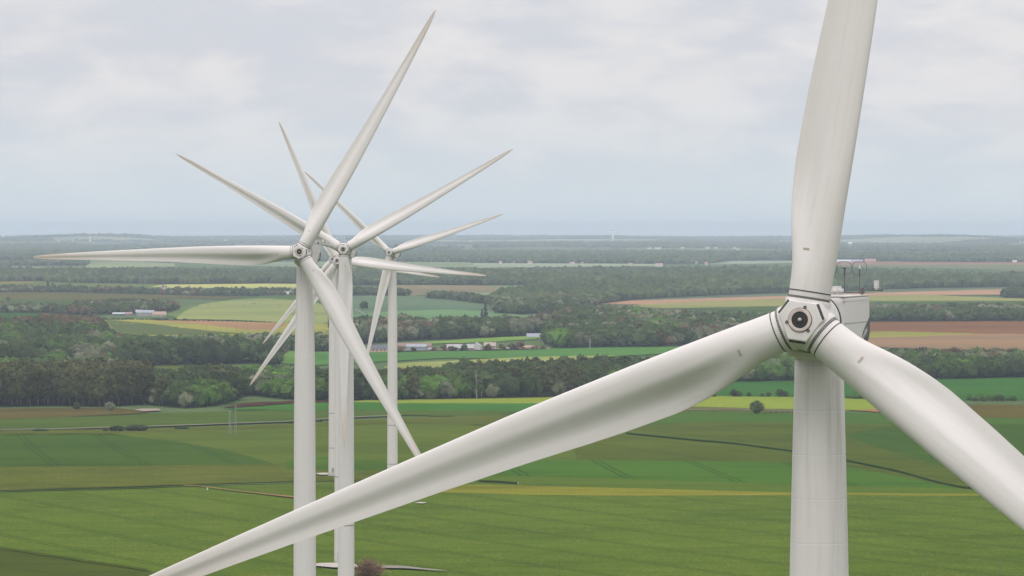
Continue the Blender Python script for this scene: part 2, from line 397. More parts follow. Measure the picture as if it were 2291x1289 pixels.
fld('grey green crop wedge', [(237,717),(330,725),(450,740),(545,749),(420,752),(330,751),(260,746)], (112,130,98), (260,730,500,750), 20, .3)
fld('pinkish bare soil patch', [(330,718),(420,717.5),(600,724),(650,727),(610,740),(560,739.5),(440,727)], (180,144,116), (350,719,600,732), 16, .3)
fld('bright orchard grass', [(470,806),(520,786),(600,782),(700,790),(700,818),(610,814),(560,805)], (112,154,78))
fld('smooth olive meadow between the woods', [(240,820),(265,815),(430,816),(520,822),(640,822),(640,850),(420,838),(290,832)], (108,122,70))
fld('far pale clearing in the blue wood', [(20,597.5),(190,598),(205,590),(225,588.5),(305,587.5),(391,590.5),(391,598),(200,601),(20,600)], (158,174,150))
fld('far pale strip behind the turbines', [(540,587),(660,586.5),(800,586),(1060,588),(1060,599),(780,600),(540,596)], (150,170,150))
fld('far pale field near the horizon', [(120,536),(190,536),(240,540),(120,541)], (168,190,186))
# lanes and tracks
def lane(label, pts, w, rgb, name='road', cat=None):
    d = at(*pts[len(pts)//2])[1]
    return sheet(name, ribbon(pts, w), field_mat(name, albedo(rgb, d), d, var=.1, grain=.06), label, cat or name, .3)
lane('pale country lane crossing behind the bushes', [(E_,966),(125,962.5),(350,956.5),(640,946),(760,938),(900,931)], .9, (142,144,124))
lane('grassy dark boundary track across the near crops', [(E_,1105),(300,1095),(640,1083),(790,1080)], .9, (76,88,52), 'track')
lane('dark green wheel track curving over the slope', [(1400,972),(1417,974),(1559,988),(1651,996),(1769,1012),(1896,1034),(1999,1055),(2097,1082),(2153,1094),(2195,1097),(2330,1098)], 1.1, (62,88,60), 'track')
lane('sandy track through the near crop', [(410,1090),(440,1091),(520,1101),(600,1110),(660,1117),(700,1121)], [.8,.6,.8,1.1,1.6,1.2], (160,132,100), 'track')
lane('grassy dark track under the flowering strip', [(1070,1080),(1110,1081),(1160,1085)], 1.2, (72,84,56), 'track')
lane('pale lane beyond the lone tree', [(1430,920),(1640,918.5),(1775,922),(1900,923)], .7, (150,146,128))
lane('narrow far road with a bend', [(793,693),(802,697),(812,703),(822,709)], .9, (170,174,172))
lane('thin lane crossing the near brown field', [(E_,1226),(0,1230),(130,1250),(330,1280)], .9, (78,84,46), 'track')
gm = plain('gravel', (.38,.34,.29), .9, .15, .4)
sheet('gravel_pad', [(700,1269),(715,1266),(770,1265),(800,1270),(800,1276),(745,1276),(706,1272)], gm, 'pale gravel pad at the foot of the half hidden turbine', 'pad', .34)
sheet('gravel_pad', [(706,1064),(716,1062.5),(760,1062),(762,1066.5),(716,1066.5)], gm, 'pale gravel pad under the farthest tower', 'pad', .3)
lane('grey service road leading from the gravel pad', [(770,1272),(860,1274),(905,1275),(960,1280),(1000,1283)], [2.4,3,2.6,1.2,.5], (168,160,152))
sheet('gravel_pad', [(928,1130),(940,1128),(956,1129),(945,1131.5)], gm, 'small bare gravel spot beneath the blade', 'pad', .3)
sheet('gravel_pad', [(300,921),(318,918),(355,918),(360,922),(320,924)], plain('bare_earth', (.24,.175,.13), .9), 'bare earth patch at the wood foot', 'pad', .4)

# ------------------------------------------------------------------ trees
def ico(sub):
    bm = bmesh.new(); bmesh.ops.create_icosphere(bm, subdivisions=sub, radius=1)
    v = np.array([x.co[:] for x in bm.verts]); f = np.array([[q.index for q in p.verts] for p in bm.faces]); bm.free()
    return v, f
ICO1, ICO2 = ico(1), ico(2)
SHAPES = {  # lump layout: (crown base, top, half width, upper fullness)
    'round': (.12, 1, .47, .75), 'tall': (.22, 1, .24, .8), 'broad': (.10, 1, .60, .8), 'spire': (.05, 1, .15, .4), 'shrub': (0, 1, .75, .7)}
def crown(shape, rng, lumps, quads, qsize, core, sv=.2):
    """unit tree crown (height 1): lumps with leaf sprays; returns verts, tris, shade per face"""
    z0, z1, w, full = SHAPES[shape]
    V, Fc, S = [], [], []; nv = 0
    cs = []
    for k in range(lumps):
        h = (k+rng.uniform(.2, .8))/lumps
        prof = math.sin(math.pi*min(1, (h*.92+.10)))**.6 if shape != 'spire' else (1-h*.85)
        if shape in ('tall',): prof = math.sin(math.pi*(h*.85+.12))**.45
        a = k*2.4+rng.uniform(-.5, .5); rad = w*prof*rng.uniform(.35, .72)
        lr = w*rng.uniform(.36, .58)*(.75+.4*prof)*(1.15 if shape == 'spire' else 1)
        zc = z0+lr*.7+(z1-z0-1.55*lr)*h
        cs.append((np.array([math.cos(a)*rad, math.sin(a)*rad, zc]), lr))
    cs.append((np.array([0, 0, z0+(z1-z0)*.5]), w*.62))
    for c, lr in cs:
        v, f = core
        d = 1+.22*rng.standard_normal((len(v), 1))
        V.append(v*d*lr*.84*np.array([1, 1, .92])+c); Fc.append(f+nv); nv += len(v)
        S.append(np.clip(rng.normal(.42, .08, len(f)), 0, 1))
    if quads:
        prob = np.array([lr**2 for _, lr in cs]); prob /= prob.sum()
        idx = rng.choice(len(cs), quads, p=prob)
        lump_s = rng.uniform(.25, .75, len(cs))
        nrm = rng.standard_normal((quads, 3)); nrm[:, 2] = nrm[:, 2]*.9+.25; nrm /= np.linalg.norm(nrm, axis=1)[:, None]
        C = np.array([cs[q][0] for q in idx]); LR = np.array([cs[q][1] for q in idx])[:, None]
        P = C+nrm*LR*rng.uniform(.82, 1.13, (quads, 1))*np.array([1, 1, .92])
        nn = nrm+rng.standard_normal((quads, 3))*.33; nn /= np.linalg.norm(nn, axis=1)[:, None]
        t1 = np.cross(nn, rng.standard_normal((quads, 3))); t1 /= np.linalg.norm(t1, axis=1)[:, None]; t2 = np.cross(nn, t1)
        sz = qsize*rng.uniform(.6, 1.35, (quads, 1))
        q = np.stack([P-t1*sz, P-t2*sz*.7+nn*sz*.2, P+t1*sz, P+t2*sz*.7-nn*sz*.2], 1)
        V.append(q.reshape(-1, 3)); b = nv+np.arange(quads)[:, None]*4
        Fc.append(np.concatenate([b+[[0, 1, 2]], b+[[0, 2, 3]]], 0)); nv += quads*4
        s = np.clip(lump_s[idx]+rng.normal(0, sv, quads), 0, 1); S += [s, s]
    V = np.concatenate(V); V[:, 2] = np.maximum(V[:, 2], 0)
    return V, np.concatenate(Fc), np.concatenate(S)
def set_attr(me, name, arr, dom):
    a = me.attributes.new(name, 'FLOAT', dom); a.data.foreach_set('value', np.asarray(arr, np.float32))
def trunk_mesh(shape):
    z0, z1, w, _ = SHAPES[shape]; bm = bmesh.new(); r = .016 if shape != 'tall' else .011
    tube(bm, [(0,0,-.02), (.004,.003,.2), (-.006,.004,.45), (.004,-.004,.72)], r*1.5, 7, r1=r*.35)
    for k in range(7):
        a = k*2.1; h = .2+.07*k; q = w*.62
        tube(bm, [(0,0,h), (math.cos(a)*q*.5, math.sin(a)*q*.5, h+.08), (math.cos(a)*q, math.sin(a)*q, h+.2)], r*.5, 5, r1=r*.15)
    return bm_mesh('trunk', bm, BARK, True)
BARK = plain('bark', (.14,.12,.10), .9, .3, 3)
SPEC = {  # object name: (shapes, colours, word)
    'poplar_tree':  (('tall',), (.072,.080,.034)),
    'oak_tree':     (('round','broad'), (.040,.068,.024)),
    'leafy_tree':   (('round','broad'), (.066,.140,.024)),
    'willow_tree':  (('round','broad'), (.150,.170,.115)),
    'walnut_tree':  (('round','broad'), (.105,.075,.052)),
    'cypress_tree': (('spire',), (.028,.045,.026)),
    'hawthorn_tree':(('round',), (.30,.26,.20)),
    'shrub':        (('shrub',), (.026,.048,.020)),
}
HI, MID, LOW, LMAT, SMAT, TRUNK = {}, {}, {}, {}, {}, {}
for sname in SHAPES:
    rg = np.random.default_rng(100+len(sname)*7+len(HI))
    HI[sname] = [crown(sname, rg, 13, 1500, .030 if sname != 'spire' else .02, ICO1) for _ in range(4)]
    MID[sname] = [crown(sname, rg, 5, 70, .055 if sname != 'spire' else .04, ICO1, .10) for _ in range(5)]
    TRUNK[sname] = trunk_mesh(sname)
HMESH = {}
for k, (shs, c) in SPEC.items():
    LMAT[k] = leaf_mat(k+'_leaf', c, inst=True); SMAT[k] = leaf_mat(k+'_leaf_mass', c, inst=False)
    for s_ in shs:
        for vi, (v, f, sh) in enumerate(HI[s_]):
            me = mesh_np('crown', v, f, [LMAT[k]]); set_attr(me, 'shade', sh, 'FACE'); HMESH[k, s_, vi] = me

def add_tree(kind, x, y, h, label, group=None, shape=None, wide=1.0, cat=None, trunk=True):
    shs = SPEC[kind][0]; s_ = shape or shs[random.randrange(len(shs))]
    if (kind, s_, 0) not in HMESH:
        for vi, (v, f, sh) in enumerate(HI[s_]):
            me = mesh_np('crown', v, f, [LMAT[kind]]); set_attr(me, 'shade', sh, 'FACE'); HMESH[kind, s_, vi] = me
    o = empty(kind, (x, y, float(G(x, y))-.1), random.uniform(0, 6.28))
    o.scale = (h*wide, h*wide, h)
    tag(o, label, cat or ('shrub' if kind == 'shrub' else 'tree'), group)
    c = obj('crown', HMESH[kind, s_, random.randrange(4)], o)
    if trunk: obj('trunk', TRUNK[s_], o)
    return o
def tree_px(kind, px, py, hpx, label, **kw):
    p = at(px, py); return add_tree(kind, p[0], p[1], hpx*p[1]/F, label, **kw)

# wood regions: name, outline of the ground it stands on, spacing m, height range, mix {kind: weight}, label of single trees
WOODS = [
 ('poplar stand', [(E_,913),(120,909),(240,911),(330,905),(330,880),(200,877),(E_,877)], 4.6, (19,23), {'poplar_tree':9,'leafy_tree':.5}, 'in the dense stand at the foot of the valley'),
 ('wet grove', [(330,906),(420,914),(480,909),(530,897),(560,880),(500,866),(330,872)], 5.6, (10,18), {'poplar_tree':2,'oak_tree':2,'leafy_tree':3.5,'willow_tree':1.5,'hawthorn_tree':.25}, 'in the grove below the bright slope'),
 ('bright slope', [(480,872),(560,884),(640,894),(760,896),(760,866),(640,858),(540,854),(480,860)], 5.4, (9,14), {'leafy_tree':7,'oak_tree':1.5,'willow_tree':.6}, 'on the bright slope behind the towers'),
 ('bright fringe', [(E_,836),(100,838),(270,834),(275,824),(100,826),(E_,824)], 5.6, (8,11), {'leafy_tree':6,'oak_tree':2,'willow_tree':.5}, 'in the fringe along the dark wood'),
 ('dark wood', [(E_,826),(150,828),(300,822),(480,818),(560,812),(620,820),(600,808),(480,806),(440,804),(300,800),(250,794),(228,772),(190,764),(60,762),(E_,760)], 9.5, (15,21), {'oak_tree':8,'leafy_tree':1.3,'walnut_tree':.2,'willow_tree':.8}, 'in the dark valley wood'),
 ('russet copse', [(E_,766),(60,764),(120,764),(205,767),(208,752),(120,748),(E_,754)], 8.5, (16,21), {'walnut_tree':6,'oak_tree':1}, 'in the russet copse below the paddock'),
 ('orchard', [(455,800),(520,792),(640,801),(655,792),(560,783),(460,784)], 15, (7,9), {'walnut_tree':6}, 'in the orchard row on bright grass'),
 ('stream copse', [(300,790),(410,790),(500,792),(560,788),(640,788),(760,786),(760,772),(640,770),(560,772),(430,776),(300,778)], 8.5, (9,13), {'oak_tree':4,'willow_tree':1.5,'leafy_tree':1}, 'along the stream below the striped field'),
 ('thicket', [(165,700),(230,705),(370,700),(402,694),(350,690),(260,687),(170,692)], 9, (9,13), {'oak_tree':5,'walnut_tree':1.2,'willow_tree':1}, 'in the thicket above the barns'),
 ('left thickets', [(E_,702),(75,702),(150,704),(205,708),(210,704),(140,696),(70,694),(E_,696)], 10, (8,12), {'walnut_tree':2.5,'oak_tree':2.5,'willow_tree':1}, 'in the mixed thicket by the paddock'),
 ('village trees', [(E_,655),(160,656),(500,665),(660,662),(760,660),(760,655),(560,656),(350,654),(150,650),(E_,649)], 15, (7,11), {'oak_tree':4,'walnut_tree':1.3,'willow_tree':.4}, 'in the far tree line by the church'),
 ('copse by the road', [(760,662),(915,664),(905,658),(860,655),(760,655)], 14, (8,12), {'oak_tree':4,'willow_tree':1}, 'in the copse on the middle slope'),
 ('slope hedge', [(950,669),(1000,672),(1100,684),(1105,679),(1040,668),(960,665)], 11, (7,12), {'oak_tree':5,'willow_tree':1}, 'in the hedge crossing the middle slope'),
 ('mid belt', [(760,774),(900,764),(1060,757),(1225,752),(1240,745),(1060,743),(960,748),(890,742),(820,746),(760,745)], 8.5, (13,19), {'oak_tree':4,'willow_tree':3.2,'walnut_tree':.8}, 'in the grey green belt behind the farm'),
 ('mid wood', [(1235,781),(1500,777),(1620,768),(1775,760),(1775,738),(1640,734),(1500,729),(1380,715),(1270,716),(1205,735),(1230,748)], 8.5, (13,19), {'oak_tree':6,'willow_tree':1.4,'walnut_tree':1.0,'leafy_tree':1.2}, 'in the deep wood beyond the long green crop'),
 ('farm trees', [(890,790),(960,788),(1100,787),(1220,784),(1225,781),(1100,783),(890,787)], 15, (5.5,8), {'walnut_tree':5,'oak_tree':.6}, 'in the row before the farm'),
 ('near belt', [(690,897),(900,896),(1070,893),(1215,890),(1260,884),(1320,881),(1420,873),(1540,862),(1540,841),(1400,845),(1300,850),(1140,857),(1000,869),(900,882),(760,884),(690,884)], 5.8, (13,19), {'poplar_tree':2.6,'oak_tree':4,'leafy_tree':3.2,'willow_tree':1.0}, 'in the belt beyond the yellow strip'),
 ('right grove', [(1580,856),(1680,856),(1775,853),(1910,850),(2100,850),(W_,844),(W_,820),(2100,820),(1960,820),(1775,826),(1580,840)], 6.4, (11,16), {'oak_tree':5,'leafy_tree':2.2,'willow_tree':1.1,'walnut_tree':.5}, 'in the grove beyond the near hub'),
 ('strip wood', [(1890,722),(2050,721),(W_,719),(W_,712),(2050,713),(1890,715)], 9, (11,15), {'oak_tree':6,'willow_tree':.6,'walnut_tree':.7}, 'in the strip wood above the ploughed field'),
 ('hill copse', [(1900,704),(2050,703),(W_,702),(W_,698),(2050,698),(1900,699)], 11, (9,13), {'oak_tree':3,'walnut_tree':1.2,'willow_tree':1.2}, 'in the long grey copse on the far slope'),
 ('corner copse', [(2244,667),(W_,668),(W_,656),(2250,660)], 10, (10,14), {'oak_tree':5}, 'in the dark copse on the pale strip'),
 ('forest spur', [(1105,702),(1170,706),(1230,702),(1330,690),(1345,684),(1260,674),(1180,672),(1105,684)], 9, (11,16), {'oak_tree':5,'willow_tree':1.5}, 'in the spur of the forest over the green slope'),
]
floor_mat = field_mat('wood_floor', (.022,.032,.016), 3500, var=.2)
ALL = []
for wi, (wn, poly, sp, hr, mixd, where) in enumerate(WOODS):
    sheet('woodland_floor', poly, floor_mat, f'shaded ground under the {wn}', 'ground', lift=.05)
    W = px2w([p[0] for p in poly], [p[1] for p in poly])
    x0, x1, y0, y1 = W[:, 0].min(), W[:, 0].max(), W[:, 1].min(), W[:, 1].max()
    gx, gy = np.meshgrid(np.arange(x0, x1, sp), np.arange(y0, y1, sp))
    gx = gx.ravel()+RNG.uniform(-.45, .45, gx.size)*sp; gy = gy.ravel()+RNG.uniform(-.45, .45, gy.size)*sp
    z = G(gx, gy); px, py = w2px(gx, gy, z)
    k = pip(px, py, poly); gx, gy, z, px, py = gx[k], gy[k], z[k], px[k], py[k]
    h = RNG.uniform(hr[0]*.72, hr[1]*1.1, len(gx))
    kinds = list(mixd); wts = np.array([mixd[q] for q in kinds]); wts = wts/wts.sum()
    # kinds grow in clusters
    nz = np.sin(gx/23+wi)+np.sin(gy/41+2*wi)+np.sin(gx/11-gy/29)*.6+RNG.normal(0, .3, len(gx))
    r = np.argsort(np.argsort(nz))/max(1, len(nz)-1)*.999
    r = np.where(RNG.random(len(r)) < .22, RNG.random(len(r)), r)
    ki = np.searchsorted(np.cumsum(wts), r)
    for q in range(len(gx)):
        kd = kinds[min(ki[q], len(kinds)-1)]; hh = h[q]
        if kd == 'hawthorn_tree': hh *= .45
        if kd == 'leafy_tree' and 'poplar_tree' in mixd: hh *= .82
        if kd == 'willow_tree' and wn in ('wet grove', 'near belt'): hh *= .7
        ALL.append((gy[q], gx[q], z[q], hh, kd, wi))
ALL.sort()
colmin = np.full(700, 1e9); keep = []
for (y, x, z, h, kd, wi) in ALL:
    sh = SPEC[kd][0][0]; w = SHAPES[sh][2]*h/y*F
    px = CX+x/y*F; top = EY+(ZC-z-h)/y*F; base = EY+(ZC-z)/y*F
    a, b_ = int(max(0, (px-w*.8+100)/4)), int(min(699, (px+w*.8+100)/4))
    if b_ < a or px < -60 or px > 2350: continue
    seg = colmin[a:b_+1]; vis = np.clip(np.minimum(seg, base)-top, 0, None).mean()
    if vis < -0.1 or top > seg.max()+3: continue
    keep.append((vis*w*2, y, x, z, h, kd, wi))
    lim = top+h*.22/y*F
    colmin[a:b_+1] = np.minimum(seg, lim)
keep.sort(key=lambda t_: -t_[0])
WORD = {'poplar_tree':'tall grey green poplar','oak_tree':'dark green oak','leafy_tree':'bright green leafy tree','willow_tree':'pale silvery willow','walnut_tree':'reddish brown tree','hawthorn_tree':'cream blossoming hawthorn'}
NSINGLE = {'poplar_tree':90,'oak_tree':120,'leafy_tree':90,'willow_tree':60,'walnut_tree':60,'hawthorn_tree':6}
cnt = {}; rest = {}
for sc_, y, x, z, h, kd, wi in keep:
    if cnt.get(kd, 0) < NSINGLE[kd] and sc_ > 60:
        cnt[kd] = cnt.get(kd, 0)+1
        sh = random.choice(SPEC[kd][0])
        add_tree(kd, x, y, h, f'{WORD[kd]} {WOODS[wi][5]}', f'{WORD[kd]}s of the {WOODS[wi][0]}', sh, random.uniform(.85, 1.15), trunk=True)
    else: rest.setdefault(wi, []).append((y, x, z, h, kd))
print('single trees', cnt, 'mass', {WOODS[k][0]: len(v) for k, v in rest.items()})
def mass_mesh(name, items, lib, mats, matidx):
    """items (x,y,z,h,width,shape,variant,matslot,tint) merged into one mesh"""
    Vs, Fs, Ss, Ts, Ms = [], [], [], [], []; nv = 0
    for (x, y, z, h, wd, sh, vi, ms, tn) in items:
        v, f, s = lib[sh][vi]
        a = random.uniform(0, 6.28); c_, s_ = math.cos(a), math.sin(a)
        q = np.empty_like(v); q[:, 0] = (v[:, 0]*c_-v[:, 1]*s_)*h*wd+x; q[:, 1] = (v[:, 0]*s_+v[:, 1]*c_)*h*wd+y; q[:, 2] = v[:, 2]*h+z
        Vs.append(q); Fs.append(f+nv); nv += len(v); Ss.append(s); Ts.append(np.full(len(f), tn)); Ms.append(np.full(len(f), ms))
    me = mesh_np(name, np.concatenate(Vs), np.concatenate(Fs), mats)
    set_attr(me, 'shade', np.concatenate(Ss), 'FACE'); set_attr(me, 'tint', np.concatenate(Ts), 'FACE')
    me.polygons.foreach_set('material_index', np.concatenate(Ms).astype(np.int32))
    return me
KL = list(SPEC)
for wi, lst in rest.items():
    its = [(x, y, z-.2, h, random.uniform(.85, 1.2), random.choice(SPEC[kd][0]), random.randrange(4), KL.index(kd), random.random()) for (y, x, z, h, kd) in lst]
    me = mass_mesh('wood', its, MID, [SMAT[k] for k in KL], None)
    tag(obj('wood', me), f'closed mass of trees deep {WOODS[wi][5]}', 'wood', kind='stuff')

# far forests: canopy of many simple crowns
def dome(rng):
    v, f = ICO1
    keepf = [t_ for t_ in f if v[t_][:, 2].max() > -.2]
    vv = v*(1+.22*rng.standard_normal((len(v), 1)))*np.array([.62, .62, .5])+np.array([0, 0, .5])
    return vv, np.array(keepf), np.clip(rng.normal(.45, .25, len(keepf)), 0, 1)
rg = np.random.default_rng(5)
FAR = {'far': [dome(rg) for _ in range(8)]}
FOREST = [  # label, outline, height, cols (weights), step factor
 ('wide grey green forest stretching across the middle distance', [(E_,632),(90,631),(150,634),(390,638),(600,636),(890,639),(1100,640),(1223,640),(1190,655),(1120,672),(1100,684),(1180,692),(1240,690),(1330,683),(1420,672),(1560,664),(1700,659),(1900,652),(2050,647),(W_,641),(W_,631),(2130,621),(1880,615),(1700,608),(1590,610),(1450,613),(1100,615),(780,615),(540,613),(390,613),(200,615),(E_,615)], 15),
 ('blue grey forest behind the hamlet', [(1060,590),(1350,591),(1470,592),(1590,591),(1640,585),(1780,584),(1960,586),(2100,587),(W_,587),(W_,576),(2060,575),(1900,571),(1700,570),(1500,570),(1300,569),(1060,566)], 16),
 ('deep blue forest under the horizon', [(E_,596),(190,597),(206,589),(240,588),(400,589),(540,587),(800,587),(1060,589),(1060,557),(800,553),(600,553),(400,551),(200,549),(E_,548)], 16),
 ('faint blue woods behind the distant town', [(1060,556),(1200,553),(1400,556),(1700,558),(1900,561),(2100,565),(W_,566),(W_,549),(2000,548),(1700,545),(1500,543),(1300,543),(1060,545)], 15),
 ('hazy wooded rise along the skyline', [(E_,541),(120,542),(300,543),(600,546),(1060,548),(1300,544),(1500,542),(1800,544),(2100,547),(W_,549),(W_,528),(1800,530),(1300,529),(900,527),(500,527),(E_,526)], 15),
]
fcol = {'oak_tree':(.046,.072,.030), 'leafy_tree':(.062,.098,.034), 'walnut_tree':(.080,.084,.050)}
fm = [leaf_mat('forest_leaf', c, inst=False) for c in fcol.values()]
TOWN = [(1405,551),(1560,549),(1690,547),(1710,556),(1700,561),(1560,561),(1405,561)]
fld('hazy gardens of the distant town', TOWN, (150,166,160))
far_mats = [field_mat('far_meadow', c, 20000, var=.3) for c in ((.11,.14,.07), (.15,.17,.10), (.19,.21,.13))]
CLEAR = [[(1305,544.5),(1393,544.5),(1393,548.5),(1305,549)], [(1100,546),(1160,545.5),(1160,548),(1100,548)], [(120,536),(190,536),(240,540),(120,541)]]
for fi, (lb, poly, ht) in enumerate(FOREST):
    gap = (None, -1.35, -1.05, -.75, -.1)[fi]
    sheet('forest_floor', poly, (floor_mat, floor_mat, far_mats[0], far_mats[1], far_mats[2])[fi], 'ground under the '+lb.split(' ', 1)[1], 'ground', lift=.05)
    ys = [p[1] for p in poly]; W = px2w([CX]*200, np.linspace(min(ys), max(ys), 200))
    dmin, dmax = px2w([p[0] for p in poly], [p[1] for p in poly])[:, 1].min(), min(45000, px2w([p[0] for p in poly], [p[1] for p in poly])[:, 1].max())
    d = dmin; pts = []
    while d < dmax:
        step = max(11, .34*d*d/(85*F)*(1 if d < 15000 else .8)); lat = max(8.5, 4.6*d/F)
        n_ = int(2400*d/F/lat)
        px = np.linspace(-60, 2350, n_)+RNG.uniform(-.45, .45, n_)*lat/d*F
        yy = d+RNG.uniform(-.5, .5, n_)*step; xx = (px-CX)*yy/F; zz = G(xx, yy); _, py = w2px(xx, yy, zz)
        k = pip(px, py, poly)
        for cpoly in CLEAR: k &= ~pip(px, py, cpoly)
        for q in np.where(k)[0]: pts.append((xx[q], yy[q], zz[q], lat))
        d += step
    its = []
    for (x, y, z, lat) in pts:
        if gap and math.sin(x/(260+y*.03)+y/2100+fi)+math.sin(y/(320+y*.012)+1.7*fi)+.5*math.sin(x/140-y/500) < gap: continue
        if pip(np.array([CX+x/y*F]), np.array([EY+(ZC-z)/y*F]), TOWN)[0] and random.random() < .35: continue
        nz = math.sin(x/170+y/410)+math.sin(x/61-y/230+1)+random.gauss(0, .6)
        h = ht*random.uniform(.75, 1.15)*(1+.08*math.sin(x/90+y/300))
        its.append((x, y, z-1, h, max(.9, lat/h*1.15), 'far', random.randrange(8), 0 if nz < .5 else 1 if nz < 1.7 else 2, random.random()))
    print('forest', lb[:24], len(its))
    # vectorised merge
    Vs, Fs, Ss, Ts, Ms = [], [], [], [], []; nv = 0
    A = np.array([(i_[0], i_[1], i_[2], i_[3], i_[4], i_[6], i_[7], i_[8]) for i_ in its])
    for vi in range(8):
        B = A[A[:, 5] == vi]
        if not len(B): continue
        v, f, s = FAR['far'][vi]; ang = RNG.uniform(0, 6.28, len(B)); c_, s_ = np.cos(ang)[:, None], np.sin(ang)[:, None]
        hw = (B[:, 3]*B[:, 4])[:, None]
        q = np.stack([(v[None, :, 0]*c_-v[None, :, 1]*s_)*hw+B[:, 0:1], (v[None, :, 0]*s_+v[None, :, 1]*c_)*hw+B[:, 1:2], v[None, :, 2]*B[:, 3:4]+B[:, 2:3]], 2)
        Vs.append(q.reshape(-1, 3)); Fs.append((f[None]+(nv+np.arange(len(B))*len(v))[:, None, None]).reshape(-1, 3)); nv += len(B)*len(v)
        Ss.append(np.tile(s, len(B))); Ts.append(np.repeat(B[:, 7], len(f))); Ms.append(np.repeat(B[:, 6], len(f)))
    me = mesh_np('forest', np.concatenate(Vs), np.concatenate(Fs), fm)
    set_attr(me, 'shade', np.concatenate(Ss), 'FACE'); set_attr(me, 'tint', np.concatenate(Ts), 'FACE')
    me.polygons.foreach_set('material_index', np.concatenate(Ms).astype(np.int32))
    tag(obj('forest', me), lb, 'forest', kind='stuff')

# single trees and shrubs one can point to
tree_px('oak_tree', 1693, 927, 33, 'round lone tree standing on the yellow rape edge', shape='broad', wide=.88)
tree_px('cypress_tree', 107, 649, 22, 'taller of two dark pointed conifers in the far tree line', wide=1.5)
tree_px('cypress_tree', 117.5, 649, 17, 'shorter of two dark pointed conifers in the far tree line', wide=1.5)
tree_px('cypress_tree', 157, 649, 16, 'dark column shaped conifer beside the far village trees', wide=1.6)
tree_px('cypress_tree', 1086, 722, 42, 'taller of two slim poplars rising above the grey belt', wide=1.0)
tree_px('cypress_tree', 1078.5, 722, 31, 'shorter of two slim poplars rising above the grey belt', wide=1.0)
tree_px('oak_tree', 18, 674, 11, 'small round tree alone on the fallow field edge', shape='round')
tree_px('oak_tree', 229, 752, 38, 'big dark tree closing the wood beside the striped field', shape='round', wide=.9)
tree_px('oak_tree', 203, 706, 14, 'dark round tree beside the reddish farmhouse', shape='round')
tree_px('oak_tree', 1967, 587, 13, 'dark far tree beside the red roofed barn', shape='broad')
tree_px('oak_tree', 815, 694, 22, 'dark tree beside the bend of the far road', shape='round', wide=.9)
tree_px('oak_tree', 1039, 842, 44, 'dark spreading tree above the pale wheat strip', shape='broad', wide=.9)
tree_px('willow_tree', 1100, 893, 34, 'silvery round willow beside the bare pale trunk', shape='round', wide=.95)
tree_px('willow_tree', 1252, 890, 40, 'silvery willow at the end of the yellow strip', shape='round', wide=.9)
tree_px('oak_tree', 1183, 891, 62, 'big dark rounded tree at the edge of the near belt', shape='broad', wide=.72)
tree_px('willow_tree', 245, 921, 24, 'grey green shrubby tree out on the heath', shape='round', wide=1.0)
tree_px('oak_tree', 171, 921, 22, 'small upright tree standing alone on the heath', shape='tall', wide=1.5)
tree_px('hawthorn_tree', 350, 905, 12, 'cream flowering hawthorn at the grove edge', shape='round', wide=1.2)
tree_px('willow_tree', 415, 914, 40, 'pale pinkish grey willow at the grove edge', shape='broad', wide=.7)
for (px, py, hp, wd, lb) in [(90,966,7.5,3.3,'low flat dark bush mound beside the lane'), (236,966,7,1.3,'smallest dark bush beside the long bush'), (262,966,15,1.5,'dark bush, western half of the long bush by the lane'),
        (302,965,16,2.0,'dark bush, eastern half of the long bush by the lane'), (406,962,9,2.1,'solitary dark bush on the lane beyond the long bush'), (712,946,8,1.4,'dark bush between the towers beside the lane'), (652,950,6,1.0,'small dark bush half behind the tower')]:
    tree_px('shrub', px, py, hp, lb, wide=wd*1.15, trunk=False)
k_ = 'low dark shrub in the hedge beyond the yellow rape'
for px, py in [(1712,927),(1724,926.5),(1737,926),(1750,926),(1762,925.5)]: tree_px('shrub', px, py, 4.5, 'low dark shrub in the strip beside the lone tree', group='shrubs beside the lone tree', wide=1.3, trunk=False)
for px in range(1530, 1640, 11): tree_px('shrub', px, 922+random.uniform(-.6, .6), random.uniform(2, 4), 'tiny shrub along the verge under the yellow rape', group='verge shrubs', wide=1.5, trunk=False)
for px in range(1896, 1945, 7): tree_px('leafy_tree', px, 893, random.uniform(9, 14), 'green hedge tree beside the near tower', group='hedge trees by the near tower', shape='round')
for px in range(2170, 2275, 7): tree_px('leafy_tree', px, 899+random.uniform(-1, 1), random.uniform(10, 22), 'green hedge tree between meadow and stubble', group='hedge trees by the stubble field', shape='round')
for px, hp in [(1584,15),(1598,12),(1641,20),(1652,16),(1676,12),(1705,10),(1719,13),(1745,20),(1757,15)]: tree_px('oak_tree', px, 889, hp, 'small dark tree in the open row behind the yellow rape', group='open row behind the rape', shape='round')
for q in range(42):
    px = 212+q*10.6; py = 717+max(0, (px-300))*.020
    tree_px('shrub', px, py+random.uniform(-.4, .4), random.uniform(4, 8) if px < 430 else random.uniform(3, 5), 'dark hedge shrub between the barns and the striped field', group='hedge shrubs under the barns', wide=random.uniform(1, 1.6), trunk=False)
